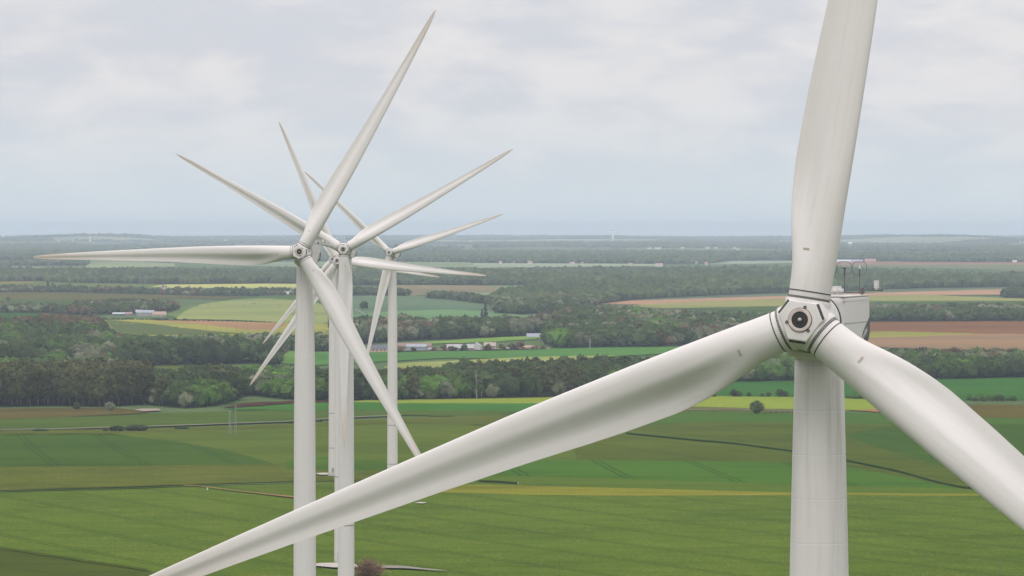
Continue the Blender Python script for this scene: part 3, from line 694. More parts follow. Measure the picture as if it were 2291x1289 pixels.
# bare trees
def bare_mesh(h, seed, n=26, spread=.16, base=.45):
    rg_ = random.Random(seed); bm = bmesh.new()
    tube(bm, [(0,0,-.3), (h*.01,0,h*.3), (-h*.01,h*.01,h*.6), (0,0,h)], h*.016, 7, r1=h*.003)
    for k in range(n):
        z = h*(base*.3+(1-base*.3)*k/n)*.93; a = rg_.uniform(0, 6.28); L = h*spread*rg_.uniform(.5, 1.2)*(1.1-.6*k/n)
        p1 = Vector((math.cos(a)*L*.5, math.sin(a)*L*.5, z+L*.5)); p2 = Vector((math.cos(a)*L, math.sin(a)*L, z+L*1.1))
        tube(bm, [(0,0,z), p1, p2], h*.006, 5, r1=h*.0015)
        for j in range(3):
            q = p1.lerp(p2, rg_.random()); tube(bm, [q, q+Vector((rg_.uniform(-1,1), rg_.uniform(-1,1), rg_.uniform(.2,1)))*L*.5], h*.0025, 4, r1=h*.001)
    return bm
BARE = plain('bare_wood', (.34,.30,.27), .9, .2, 1)
for px, py, hp, s_ in [(1066,894,64,3),(1077,893,50,5)]:
    p = at(px, py); o = empty('bare_tree', p); h = hp*p[1]/F
    tag(o, 'pale dead tree with a tall bare trunk' if s_ == 3 else 'shorter pale bare trunk next to the tall dead tree', 'tree')
    obj('trunk', bm_mesh('trunk', bare_mesh(h, s_), BARE), o)
# twiggy brown bush at the turbine foot
p = at(824, 1291); bm = bmesh.new(); rg_ = random.Random(3)
for k in range(420):
    a = rg_.uniform(0, 6.28); e = rg_.uniform(.15, 1.5); L = rg_.uniform(3.0, 5.3)
    d1 = Vector((math.cos(a)*math.cos(e)*1.1, math.sin(a)*math.cos(e)*.8, math.sin(e)*.95)); m_ = d1*L*.55+Vector((rg_.uniform(-.7,.7), rg_.uniform(-.7,.7), .3))
    tube(bm, [(rg_.uniform(-1.2,1.2), rg_.uniform(-.8,.8), 0), m_, d1*L+Vector((rg_.uniform(-.4,.4),)*3)], .035, 4, r1=.012)
    for j in range(3): tube(bm, [m_, m_+(d1+Vector((rg_.uniform(-.8,.8), rg_.uniform(-.8,.8), rg_.uniform(-.3,.8))))*L*.4], .02, 3, r1=.008)
for k in range(900):
    a = rg_.uniform(0, 6.28); e = rg_.uniform(0, 1.55); L = rg_.uniform(2.6, 5.6); c = Vector((math.cos(a)*math.cos(e)*1.15, math.sin(a)*math.cos(e)*.85, math.sin(e)*.98))*L
    M_ = Matrix.Translation(c) @ Matrix.Rotation(rg_.uniform(0, 6), 4, Vector((rg_.random(), rg_.random(), rg_.random()))) @ Matrix.Scale(rg_.uniform(.10, .22), 4)
    bm.faces.new([bm.verts.new(M_ @ Vector(q)) for q in ((-1,-.5,0),(1,-.6,0),(.8,.6,.2),(-.9,.5,0))])
o = empty('twiggy_bush', p); tag(o, 'russet twiggy bush at the foot of the turbine tower', 'bush')
obj('twig_crown', bm_mesh('twig_crown', bm, plain('russet_twig', (.22,.135,.08), .9, .35, .8)), o)

# ------------------------------------------------------------------ buildings, poles, towers
WALLM = {}
def wm(c, rough=.85):
    c = tuple(round(q, 3) for q in c)
    if c not in WALLM: WALLM[c] = plain('render_coat', c, rough, .14, .5)
    return WALLM[c]
def house(px, py, wpx, wall_px, roof_px, wall, roof, label, name='house', cat='house', group=None, rz=0.0, depth=None, windows=0, flat=False, chimney=False):
    """gable building, long side towards the viewer unless rz turns it; sizes in photo pixels"""
    p = at(px, py); s = p[1]/F; w, hw, hr = wpx*s, wall_px*s, max(roof_px*s, .3); dp = depth or min(w*.7, 11)
    o = empty(name, (p[0], p[1], p[2]-.2), rz); tag(o, label, cat, group)
    bm = bmesh.new(); x, y = w/2, dp/2
    if flat:
        box(bm, (0,0,hw/2), (w, dp, hw)); obj('wall', bm_mesh('wall', bm, wm(wall)), o)
        bm = bmesh.new(); box(bm, (0,0,hw+hr/2), (w+.5, dp+.5, hr)); obj('roof', bm_mesh('roof', bm, wm(roof, .6)), o)
    else:
        v = [bm.verts.new(q) for q in ((-x,-y,0),(x,-y,0),(x,y,0),(-x,y,0),(-x,-y,hw),(x,-y,hw),(x,y,hw),(-x,y,hw),(-x,0,hw+hr*.96),(x,0,hw+hr*.96))]
        for f in ((0,1,5,4),(2,3,7,6),(1,2,6,9,5),(3,0,4,8,7)): bm.faces.new([v[q] for q in f])
        obj('wall', bm_mesh('wall', bm, wm(wall)), o)
        bm = bmesh.new(); e = .35; th = .22
        sl = hr/y
        for sy in (-1, 1):
            a = [(-x-e, sy*(y+e), hw-e*sl), (x+e, sy*(y+e), hw-e*sl), (x+e, 0, hw+hr), (-x-e, 0, hw+hr)]
            lo = [bm.verts.new(q) for q in a]; hi = [bm.verts.new((q[0], q[1], q[2]+th)) for q in a]
            bm.faces.new(lo); bm.faces.new(hi)
            for k in range(4): bm.faces.new((lo[k], lo[(k+1)%4], hi[(k+1)%4], hi[k]))
        rf = obj('roof', bm_mesh('roof', bm, wm(roof, .7)), o)
        if chimney:
            bm = bmesh.new(); box(bm, (x*.5, .3, hw+hr+.4), (.7, .6, 1.6)); obj('chimney', bm_mesh('chimney', bm, wm((.3,.2,.16))), rf)
    for k in range(windows):
        bm = bmesh.new(); box(bm, (-x+w*(k+.7)/(windows+.4), -y-.03, hw*.55), (min(1.1, w*.1), .08, min(1.3, hw*.45)))
        obj('window', bm_mesh('window', bm, wm((.05,.055,.065), .25)), o)
    return o
CR, PK, RD, GY, WH, DK, TERRA = (.55,.48,.40), (.48,.36,.30), (.30,.15,.12), (.30,.31,.33), (.52,.51,.49), (.10,.10,.12), (.34,.21,.16)
house(848, 787.5, 38, 8, 8, (.42,.33,.27), (.09,.09,.11), 'long farm barn with a dark slate roof beside the tower', 'barn', 'barn', windows=4)
house(925, 780, 80, 6, 7, (.28,.2,.17), (.22,.13,.115), 'very long low farm building under a faded red roof', 'barn', 'barn', windows=7)
house(932, 786, 44, 11, 5, (.30,.32,.35), (.27,.29,.32), 'blue grey metal shed behind brown trees', 'shed', 'shed')
house(965, 786, 15, 5, 3.5, WH, GY, 'small white shed at the end of the metal shed', 'shed', 'shed', windows=2)
house(1030, 786, 60, 8, 8, (.27,.22,.20), (.33,.31,.30), 'large farm hall with a pale grey roof', 'barn', 'barn', depth=18)
house(1066, 785, 15, 11, 8, (.52,.50,.48), (.40,.38,.37), 'pale gable end annexe of the large farm hall', 'barn', 'barn', rz=R(78), depth=9)
house(1096, 781, 26, 8, 7, (.42,.33,.27), (.35,.28,.24), 'cream and pink farmhouse behind the yard', chimney=True, windows=3)
house(1142, 782, 21, 3, 1.5, WH, WH, 'long white trailer parked in the farm yard', 'trailer', 'trailer', flat=True)
house(1178, 780, 30, 4, 3, (.46,.30,.24), (.4,.25,.19), 'low brick outbuilding at the yard end', 'shed', 'shed', windows=2)
house(1199, 756, 40, 3, 7, (.30,.30,.32), (.27,.27,.32), 'slate grey barn roof showing behind the green bank', 'barn', 'barn')
house(268, 705.5, 32, 3.4, 3, (.10,.10,.12), (.38,.40,.44), 'long open shed with a pale metal roof', 'shed', 'shed')
house(326, 708, 36, 9, 5, (.31,.285,.27), (.27,.29,.33), 'tall grey barn in the middle of the hill farm', 'barn', 'barn', depth=14)
house(311, 707, 14, 9, 5, (.20,.22,.26), (.36,.34,.34), 'dark narrow annexe joined to the tall grey barn', 'shed', 'shed')
house(288, 707, 16, 5, 4, (.26,.19,.18), (.25,.17,.17), 'dull red lean building beside the white roofed shed', 'shed', 'shed')
house(357, 708, 30, 4.5, 6.5, (.42,.36,.30), (.34,.23,.18), 'salmon roofed house beside the tall grey barn', chimney=True, windows=3)
house(219, 703, 13, 4, 3, (.6,.55,.5), (.4,.24,.2), 'small house with a pinkish roof above the dark bushes', windows=2)
house(147, 699, 14, 3, 3, (.35,.22,.18), (.32,.18,.15), 'brick red roof peeping over the russet trees', windows=1)
house(185, 700, 20, 3, 4, (.30,.2,.18), (.24,.15,.14), 'dark red farmhouse roof behind the russet trees', windows=2)
# church
p = at(366, 657); s = p[1]/F; o = empty('church', (p[0], p[1], p[2]-.2)); tag(o, 'small church with pinkish roof and pointed spire', 'church')
bm = bmesh.new(); box(bm, (3*s, 0, 4*s), (16*s, 8, 8*s)); obj('wall', bm_mesh('wall', bm, wm((.42,.34,.30))), o)
bm = bmesh.new()
v = [bm.verts.new(q) for q in ((-5.5*s,-4.6,8*s),(11.5*s,-4.6,8*s),(11.5*s,4.6,8*s),(-5.5*s,4.6,8*s),(-5.5*s,0,15*s),(11.5*s,0,15*s))]
for f in ((0,1,5,4),(2,3,4,5),(1,2,5),(3,0,4),(0,3,2,1)): bm.faces.new([v[q] for q in f])
obj('roof', bm_mesh('roof', bm, wm((.36,.26,.26))), o)
bm = bmesh.new(); box(bm, (-2*s, 0, 7*s), (5*s, 5*s, 14*s)); tw = obj('bell_tower', bm_mesh('bell_tower', bm, wm((.36,.30,.28))), o)
bm = bmesh.new(); lathe(bm, [(3.1*s, 14*s), (1.3*s, 19*s), (.1, 26*s)], 8, Matrix.Translation((-2*s, 0, 0))); obj('spire', bm_mesh('spire', bm, wm((.13,.13,.16))), tw)
for px, py, w, c, r_, lb in [(345,654,13,PK,(.36,.26,.24),'low pink house next to the church'), (327,653,18,(.34,.3,.3),(.3,.29,.31),'grey roofed house before the church trees'), (383,655,14,(.5,.38,.32),TERRA,'terracotta house east of the church'),
        (585,658,17,(.5,.45,.42),(.36,.3,.3),'long roofed house at the conifer clump'), (617,657,12,PK,(.32,.24,.25),'mauve roofed house in the village trees'), (641,661,20,WH,(.5,.46,.44),'white house against the nearest village tower'),
        (185,652,12,PK,(.36,.26,.25),'faded pink house among the far village trees'), (128,651,14,(.36,.26,.24),(.30,.21,.20),'brown red house between the pointed conifers')]:
    house(px, py, w, 4, 4.5, c, r_, lb, windows=2)
house(213, 651, 4, 2, 1.2, WH, WH, 'tiny white cabin on the fallow field', 'cabin', 'cabin', flat=True)
house(2187, 838, 40, 5, 8, (.40,.34,.31), (.22,.21,.23), 'slate roofed house hidden in the grove', chimney=True, windows=4)
house(2172, 835, 14, 9, 8, (.46,.36,.33), (.26,.2,.2), 'gabled pinkish wing of the house in the grove', rz=R(80), windows=1)
house(1888, 588, 32, 4, 3.2, (.62,.58,.50), (.5,.5,.5), 'cream white far barn beside the wind vanes', 'barn', 'barn')
house(1915, 588, 30, 3.5, 3.5, (.36,.3,.36), (.34,.3,.38), 'mauve far barn between the cream and red ones', 'barn', 'barn')
house(1947, 588, 24, 3.5, 5.5, (.40,.26,.26), (.38,.2,.2), 'red roofed far barn beside the dark tree', 'barn', 'barn')
hm = [(1120,588,8,'white'),(1147,587,11,'pink'),(1186,588,12,'white'),(1281,590,12,'cream'),(1303,590,6,'grey'),(1410,592,12,'tall gabled'),(1474,593,21,'large salmon'),(1502,587,7,'white'),(1557,588,9,'cream'),(1580,590,8,'white')]
for k, (px, py, w, wd) in enumerate(hm):
    house(px, py+3.2, w*.85, 3, 4, CR if k % 2 else (.66,.62,.56), TERRA if k % 3 else (.4,.27,.22), f'{wd} hamlet house on the forest edge' if wd in ('pink','grey','tall gabled','large salmon') else f'small {wd} hamlet house among others on the forest edge',
          group=None if wd in ('pink','grey','tall gabled','large salmon') else f'small {wd} hamlet houses')
house(1424, 595.5, 9, 1.6, .8, WH, WH, 'long white low shed between hamlet houses', 'shed', 'shed', flat=True)
tw_ = [(700,305),(735,303),(860,325),(885,322),(920,312),(950,308),(975,300),(965,325),(990,326),(1010,322),(1020,298),(1055,300),(1180,306),(1210,310),(1270,305),(1300,320),(1385,300),(1460,285),(1530,285),(1545,292),(1610,315),(1620,322),(1640,318),(1725,318),(1740,312),(1870,290),(1935,308),(1945,316),(1965,322),(2000,297),(2030,302),(2050,298),(2090,290),(2010,336),(660,302)]
for k, (a, b_) in enumerate(tw_):
    house(1300+a/5.73, 500+b_/5.73+1.5, random.uniform(4.5, 8), random.uniform(2, 3), 1.4, [(.74,.7,.66),(.6,.5,.46),(.7,.68,.68)][k % 3], [(.5,.36,.32),(.55,.5,.5)][k % 2], 'tiny pale house of the hazy distant town', group='houses of the distant town', depth=10)
for px, py, w, lb in [(2286,545,14,'pink flat block at the hazy horizon'),(2178,583.5,6,'tiny white house before the far strip'),(2270,587,10,'far white gabled farm by the reddish field'),(505,541,9,'white speck of a house under the wooded rise'),(258,541,9,'white far barn in the blue wood clearing'),(18,534,8,'white house near the far white spire')]:
    house(px, py, w, 2.5, 2, (.72,.66,.62), (.6,.5,.46), lb, group=None, depth=12)
# far water towers and spires
def tower_obj(name, px, d, parts, label, cat):
    x = (px-CX)*d/F; o = empty(name, (x, d, float(G(x, d)))); tag(o, label, cat)
    for pn, prof, mt in parts:
        bm = bmesh.new(); lathe(bm, prof, 28); obj(pn, bm_mesh(pn, bm, mt, True), o)
WT = plain('tower_white', (.93,.91,.85), .6, .03)
d = 27000; gz = float(G((1371-CX)*d/F, d)); ht = (515-511.5)*d/F+ZC-gz; u_ = d/F
tower_obj('water_tower', 1371, d, [('stem', [(2.6*u_,0),(2.0*u_,ht*.35),(2.3*u_,ht*.6),(3.2*u_,ht*.8)], WT), ('tank', [(3.2*u_,ht*.8),(5.2*u_,ht*.97),(5.3*u_,ht),(4.7*u_,ht*1.01)], WT)], 'white goblet shaped water tower on the horizon', 'water tower')
d = 18500; gz = float(G((1902-CX)*d/F, d)); ht = (515-542)*d/F+ZC-gz; u_ = d/F
PKW = plain('tower_pink', (.74,.64,.60), .7, .08)
tower_obj('water_tower', 1902, d, [('stem', [(4.0*u_,0),(4.0*u_,ht*.72),(4.2*u_,ht*.74)], PKW), ('tank', [(5.5*u_,ht*.74),(5.6*u_,ht*.9),(5.2*u_,ht*.92),(2*u_,ht)], plain('tower_cap', (.85,.83,.80), .6, .06))], 'squat pinkish water tower with an overhanging white top', 'water tower')
d = 27000; u_ = d/F
tower_obj('church_spire', 7.5, d, [('bell_tower', [(2*u_,0),(2*u_,5*u_)], WT), ('spire', [(1.6*u_,5*u_),(.1,(533-521)*u_)], WT)], 'thin white church spire at the hazy horizon', 'church')
tower_obj('grain_silo', 202, 25500, [('silo', [(1.6*2.55,0),(1.5*2.55,6*2.55)], WT), ('cap', [(1.5*2.55,6*2.55),(.3,13*2.55)], WT)], 'white pointed silo above the blue wood', 'silo')
tower_obj('storage_dome', 6, 26500, [('dome', [(4.2*2.65*math.cos(a), 2.4*2.65*math.sin(a)*1.6+2) for a in np.linspace(0, 1.5, 8)], WT)], 'pale round dome below the white spire', 'dome')
# lattice masts and poles
STEEL = plain('galvanised', (.30,.32,.33), .5, .15, .5, .3); WOODP = plain('pole_wood', (.16,.12,.09), .9, .2, 1)
def lattice(name, px, py, hpx, wpx, label, cat, d=None, arms=True):
    p = at(px, py) if d is None else np.array([(px-CX)*d/F, d, float(G((px-CX)*d/F, d))])
    s = p[1]/F; h = hpx*s; w = wpx*s/2; o = empty(name, p); tag(o, label, cat); bm = bmesh.new(); th = max(.07, .18*s)
    L = lambda k, z: Vector((((-1,1,1,-1)[k])*w*(1-.7*z/h), ((-1,-1,1,1)[k])*w*(1-.7*z/h), z))
    for k in range(4): tube(bm, [L(k, 0), L(k, h)], th, 5)
    obj('leg_frame', bm_mesh('leg_frame', bm, STEEL), o); bm = bmesh.new(); n_ = 9
    for q in range(n_):
        for k in range(4):
            tube(bm, [L(k, h*q/n_), L((k+1)%4, h*(q+1)/n_)], th*.55, 4); tube(bm, [L((k+1)%4, h*q/n_), L(k, h*(q+1)/n_)], th*.55, 4)
    obj('lattice_brace', bm_mesh('lattice_brace', bm, STEEL), o)
    if arms:
        bm = bmesh.new(); tube(bm, [(-w*1.6,0,h*.93),(w*1.6,0,h*.93)], th*.8, 5); obj('cross_arm', bm_mesh('cross_arm', bm, STEEL), o)
lattice('lattice_pylon', 527, 971, 66, 4.5, 'taller grey lattice pylon in the near fields', 'pylon')
lattice('lattice_pylon', 514, 971, 54, 5, 'shorter grey lattice pylon in the near fields', 'pylon')
lattice('radio_mast', 398, 0, 15, 2.4, 'tall thin radio mast on the hazy skyline', 'mast', 34000, False)
lattice('radio_mast', 473, 0, 11, 2.2, 'shorter thin radio mast on the skyline by the blades', 'mast', 30000, False)
lattice('radio_mast', 1473, 0, 9, 2, 'faint mast on the horizon beyond the white water tower', 'mast', 34000, False)
def pole(px, py, hpx, r, label, group=None, mt=WOODP, d=None, arm=True):
    p = at(px, py); s = p[1]/F; h = hpx*s; o = empty('pole', p); tag(o, label, 'pole', group); bm = bmesh.new()
    tube(bm, [(0,0,-.3),(0,0,h)], r, 7, r1=r*.7); obj('shaft', bm_mesh('shaft', bm, mt), o)
    if arm:
        bm = bmesh.new(); tube(bm, [(-.9,0,h*.96),(.9,0,h*.96)], r*.6, 5); obj('cross_arm', bm_mesh('cross_arm', bm, mt), o)
g_ = 'utility poles on the hill field'
for px, py, hp in [(466,690,11),(547,691,12),(387,706,13),(358,746,14),(462,743,15),(507,738,14),(530,742,14),(553,743,15),(626,693,12)]:
    pole(px, py, hp, .16, 'thin dark utility pole standing in the hill fields', g_)
pole(1320, 780, 21, .22, 'white pole at the edge of the lush crop', mt=WT, arm=False); pole(1645, 771, 16, .16, 'thin pole in front of the mid wood', arm=False)
pole(2176, 787, 14, .16, 'thin pole on the pink bare field', arm=False)
for px, ytop, lb in [(1252,1254,'thin bare post in the near crop below the blade'),(1755,1244,'thin brown post beside the near tower'),(2238,1240,'thin brown post standing apart in the dark near crop'),(720.5,1268,'thin post between the two near towers')]:
    pole(px, 1297, 1297-ytop, .09, lb, arm=False)
def marker(px, py, hpx, label):
    p = at(px, py); s = p[1]/F; o = empty('marker_post', p); tag(o, label, 'marker post'); bm = bmesh.new()
    box(bm, (0,0,hpx*s*.4), (2.2*s,.4,hpx*s*.8)); obj('post', bm_mesh('post', bm, WT), o)
    bm = bmesh.new(); box(bm, (0,0,hpx*s*.9), (3*s,.5,hpx*s*.2)); obj('cap', bm_mesh('cap', bm, plain('cap_grey', (.5,.5,.5))), o)
marker(464, 1098, 7, 'white marker post at the start of the sandy track'); marker(1159, 1085.5, 6, 'white marker post by the flowering strip')
# ------------------------------------------------------------------ wind turbines
def turbine_white(name, dirt=.10, streak=False, seams=False, tip=False):
    m, t, b = new_mat(name)
    tc = t.n('ShaderNodeTexCoord').outputs['Object']
    no = t.n('ShaderNodeTexNoise', {'Vector': tc, 'Scale': 1.3, 'Detail': 6.0, 'Roughness': .65}).outputs[0]
    col = t.mix(t.rng(no, .35, .75, 0, dirt), (.655,.612,.59), (.44,.385,.33))
    s = t.n('ShaderNodeSeparateXYZ', {0: tc})
    if streak:
        mp = t.n('ShaderNodeMapping', {'Vector': tc, 'Scale': (2.2, 2.2, .09)}).outputs[0]
        st = t.n('ShaderNodeTexNoise', {'Vector': mp, 'Scale': 1.0, 'Detail': 4.0}).outputs[0]
        topz = t.rng(s.outputs[2], 72, 89, .05, .6)
        col = t.mix(t.math('MULTIPLY', t.rng(st, .48, .68, 0, 1), topz), col, (.40,.375,.34))
    if seams:
        fr = t.math('FRACT', t.math('DIVIDE', t.math('ADD', s.outputs[2], .55), 2.4))
        ln = t.math('LESS_THAN', fr, .016)
        col = t.mix(t.math('MULTIPLY', ln, .45), col, (.76,.75,.74))
        ln2 = t.math('LESS_THAN', t.math('ABSOLUTE', t.math('SUBTRACT', fr, .03)), .012)
        col = t.mix(t.math('MULTIPLY', ln2, .25), col, (.42,.41,.40))
    if tip:
        mp = t.n('ShaderNodeMapping', {'Vector': tc, 'Scale': (3, 3, .12)}).outputs[0]
        st = t.n('ShaderNodeTexNoise', {'Vector': mp, 'Scale': 1.0, 'Detail': 4.0}).outputs[0]
        tf = t.math('MULTIPLY', t.rng(s.outputs[2], 33, 45, 0, .8), t.rng(st, .3, .65, .3, 1))
        col = t.mix(tf, col, (.44,.34,.25))
        col = t.mix(t.rng(st, .48, .72, 0, .22), col, (.50,.46,.40))
    t.link(col, b.inputs['Base Color']); b.inputs['Roughness'].default_value = .55
    b.inputs['Specular IOR Level'].default_value = .25
    return m
M_TOWER = turbine_white('tower_paint', .10, True, True); M_BLADE = turbine_white('blade_gelcoat', .08, tip=True)
M_NAC = turbine_white('nacelle_grp', .16); M_HUB = turbine_white('hub_grp', .22)
M_BLACK = plain('black_parts_gap_shade', (.022,.02,.02), .6, .3, 4); M_DARK = plain('dark_slot', (.05,.045,.045), .6, .3, 3)
M_PINK = plain('primer_ring', (.50,.42,.375), .7, .2, 2); M_LOGO = plain('dark_panel', (.085,.082,.078), .55, .12, 2)
M_LET = plain('white_letter', (.72,.72,.70), .5, .04); M_BROWN = plain('brown_patch', (.38,.32,.26), .7, .2, 8)
M_GREY = plain('flange_grey', (.30,.30,.31), .6, .15, 2); M_ROD = plain('mast_steel', (.13,.115,.11), .5, .2, 3, .2)
M_CAP = plain('metal_cap', (.42,.36,.32), .35, .2, 3, .4); M_CLEAR = plain('lantern_white', (.68,.66,.62), .4, .1, 6)
HUBZ = 90.8; FACE_Y = -4.6; ROT_Y = -3.3; TILT = R(4)
# tower
bm = bmesh.new()
prof = [(0,4.02),(6,3.97),(14,3.88),(30,3.78),(48,3.66),(62,3.54),(70.5,3.45),(74,3.34),(78,3.16),(82,2.98),(86,2.78),(89.0,2.62)]
zs = np.linspace(0, 89, 60); ds = np.interp(zs, [p[0] for p in prof], [p[1] for p in prof])
lathe(bm, [(d/2, z-(0.6 if i == 0 else 0)) for i, (z, d) in enumerate(zip(zs, ds))], 64)
ME_TOWER = bm_mesh('tower', bm, M_TOWER, True)
def ring(z, r, h=.28): 
    bm = bmesh.new(); lathe(bm, [(r-.05, z-h/2), (r+.03, z-h/2), (r+.03, z+h/2), (r-.05, z+h/2)], 48, cap=False); return bm
ME_FL = [bm_mesh('flange_ring', ring(z, np.interp(z, zs, ds)/2), M_GREY, False) for z in (26.3, 11.8)]
bm = bmesh.new(); lathe(bm, [(2.0,-.3),(2.25,-.3),(2.25,.25),(2.0,.3)], 40); ME_FOOT = bm_mesh('foot_ring', bm, M_GREY)
bm = bmesh.new(); box(bm, (0,-1.99,2.6), (.95,.14,2.1)); ME_DOOR = bm_mesh('door', bm, M_GREY)
# blade: span along +Z, leading edge +X, upwind face -Y
rs = [1.05,2,3,3.7,5,6,7.2,8.5,10,11.5,13.4,17,22,29.8,34,39,42,43.6,44.4,44.8,45]
ch = [2.24,2.25,2.34,2.52,2.86,3.06,3.24,3.32,3.28,3.22,3.10,2.80,2.37,1.76,1.45,1.07,.80,.58,.40,.24,.06]
le = [1.12,1.13,1.16,1.19,1.22,1.24,1.27,1.29,1.31,1.31,1.31,1.29,1.17,.93,.79,.59,.43,.30,.20,.11,.02]
th = [2.24,2.22,2.08,1.92,1.66,1.46,1.28,1.12,.98,.88,.77,.60,.47,.33,.265,.19,.14,.10,.07,.045,.02]
tw = [14,14,14,14,13.5,13,12.3,11.5,10.4,9.2,8,6,4,1.8,1,.3,0,0,0,0,0]
span = np.concatenate([np.linspace(1.05, 14, 44), np.linspace(14.6, 42, 44), np.linspace(42.4, 45, 14)])
def smooth_interp(x, xp, fp):
    xs = np.linspace(xp[0], xp[-1], 1200); f = np.interp(xs, xp, fp); w = 33
    f2 = np.convolve(np.pad(f, w//2, mode='reflect', reflect_type='odd'), np.hanning(w+2)[1:-1]/np.hanning(w+2)[1:-1].sum(), 'valid')
    return np.interp(x, xs, f2)
C_, L_, T_, W_t = (smooth_interp(span, rs, a) for a in (ch, le, th, tw))
NP = 44; thx = np.linspace(0, math.pi, NP); xc = (1-np.cos(thx))/2
naca = 5*(.2969*np.sqrt(xc)-.1260*xc-.3516*xc**2+.2843*xc**3-.1015*xc**4); naca = naca/naca.max()*.5; naca[-1] = .006
circ = np.sqrt(np.clip(xc*(1-xc), 0, None))
sm = lambda x, a, b: np.clip((x-a)/(b-a), 0, 1)**2*(3-2*np.clip((x-a)/(b-a), 0, 1))
Vb = []
for r, c, l, tt, w in zip(span, C_, L_, T_, W_t):
    k = sm(r, 2.2, 9.0)
    cusp = 1-1.2*sm(xc, .36, .82)
    ps = (1-k)*circ+k*naca*cusp*1.0; ss = (1-k)*circ+k*naca*1.08
    camb = k*.022*np.sin(math.pi*xc)*c
    X = l-xc*c
    yp = -ps*tt+camb*-.0; ysn = ss*tt
    loop = np.concatenate([np.stack([X, yp], 1), np.stack([X[::-1], ysn[::-1]], 1)[1:-1]])
    a = R(w)*sm(r, 1.5, 8)
    xr = loop[:, 0]*math.cos(a)+loop[:, 1]*math.sin(a); yr = -loop[:, 0]*math.sin(a)+loop[:, 1]*math.cos(a)
    Vb.append(np.stack([xr, yr, np.full(len(xr), r)], 1))
nl = len(Vb[0]); Vb = np.concatenate(Vb); ns = len(span)
Vb[:, 2] = np.where(Vb[:, 2] > 10, 10+(Vb[:, 2]-10)*1.025, Vb[:, 2])
i = (np.arange(ns-1)[:, None]*nl+np.arange(nl)[None, :]); j = (np.arange(ns-1)[:, None]*nl+(np.arange(nl)+1)[None, :] % nl)
Fb = np.stack([i, j, j+nl, i+nl], 2).reshape(-1, 4)
ME_BLADE = mesh_np('blade', Vb, Fb, [M_BLADE], True)
bm = bmesh.new(); bm.from_mesh(ME_BLADE); bm.verts.ensure_lookup_table()
bm.faces.new([bm.verts[q] for q in range(nl)]); bm.faces.new([bm.verts[(ns-1)*nl+q] for q in range(nl)])
bmesh.ops.recalc_face_normals(bm, faces=bm.faces); bm.to_mesh(ME_BLADE); bm.free()
for p_ in ME_BLADE.polygons: p_.use_smooth = True
M_SEAL, t, b = new_mat('toothed_seal')
s = t.n('ShaderNodeSeparateXYZ', {0: t.n('ShaderNodeTexCoord').outputs['Object']})
fr = t.math('FRACT', t.math('MULTIPLY', t.math('ARCTAN2', s.outputs[1], s.outputs[0]), 56/6.28318))
inz = t.math('LESS_THAN', t.math('ABSOLUTE', t.math('SUBTRACT', s.outputs[2], 1.235)), .035)
t.link(t.mix(t.math('MULTIPLY', t.math('LESS_THAN', fr, .35), inz), (.02,.018,.018), (.42,.40,.37)), b.inputs['Base Color'])
bm = bmesh.new()
lathe(bm, [(1.10,1.19),(1.155,1.19),(1.155,1.29),(1.10,1.29)], 64, cap=False); ME_SEAL = bm_mesh('root_seal', bm, M_SEAL)
bm = bmesh.new(); lathe(bm, [(1.10,1.56),(1.142,1.56),(1.142,1.61),(1.10,1.61)], 64, cap=False); ME_LINE = bm_mesh('root_band', bm, M_BLACK)
# patch on the upwind face at r = 3.7 m
k = int(np.argmin(abs(span-3.75))); sec = Vb[k*nl:(k+1)*nl]; m0 = int(np.argmin(abs(sec[:NP, 0]+.25)))
bm = bmesh.new(); rows_ = []
for kk in (0, 1):
    rr = []
    for mm in range(m0-1, m0+4):
        v = Vector(Vb[k*nl+mm]); v.z += .12*kk; rr.append(bm.verts.new(v+Vector((0, -.012, 0))))
    rows_.append(rr)
for q in range(4): bm.faces.new((rows_[0][q], rows_[0][q+1], rows_[1][q+1], rows_[1][q]))
ME_PATCH = bm_mesh('patch_mark', bm, M_BROWN)
bm = bmesh.new(); lathe(bm, [(.02,-.05),(.05,-.05),(.05,.12),(.01,.16)], 10, Matrix.Translation((0.0,0,45.8))); ME_TIP = bm_mesh('tip_receptor', bm, M_DARK)
# hub: local frame centred on the rotor centre, front towards -Y
def hexa(dA, dB, y):
    lines = [(90+120*(q//2)+(0 if q % 2 == 0 else 60), dA if q % 2 == 0 else dB) for q in range(6)]
    pts = []
    for q in range(6):
        a1, d1 = lines[q]; a2, d2 = lines[(q+1) % 6]
        A = np.array([[math.cos(R(a1)), math.sin(R(a1))], [math.cos(R(a2)), math.sin(R(a2))]])
        s = np.linalg.solve(A, [d1, d2]); pts.append((s[0], y, s[1]))
    return pts
bm = bmesh.new()
pts = hexa(.98, 1.10, -1.30)+hexa(1.10, 1.36, -.75)+hexa(1.12, 1.52, .3)+[(1.52*math.cos(R(a)), 1.0, 1.52*math.sin(R(a))) for a in range(0, 360, 10)]
for p_ in pts: bm.verts.new(p_)
bmesh.ops.convex_hull(bm, input=bm.verts[:])
bmesh.ops.delete(bm, geom=[v for v in bm.verts if not v.link_faces], context='VERTS')
bmesh.ops.dissolve_limit(bm, angle_limit=R(3), verts=bm.verts[:], edges=bm.edges[:])
bmesh.ops.bevel(bm, geom=[e for e in bm.edges if e.calc_face_angle(0) > R(14)], offset=.07, segments=3, profile=.6, affect='EDGES')
ME_HUB = bm_mesh('hub', bm, M_HUB)
for p_ in ME_HUB.polygons: p_.use_smooth = True
ME_HUB.set_sharp_from_angle(angle=R(28))
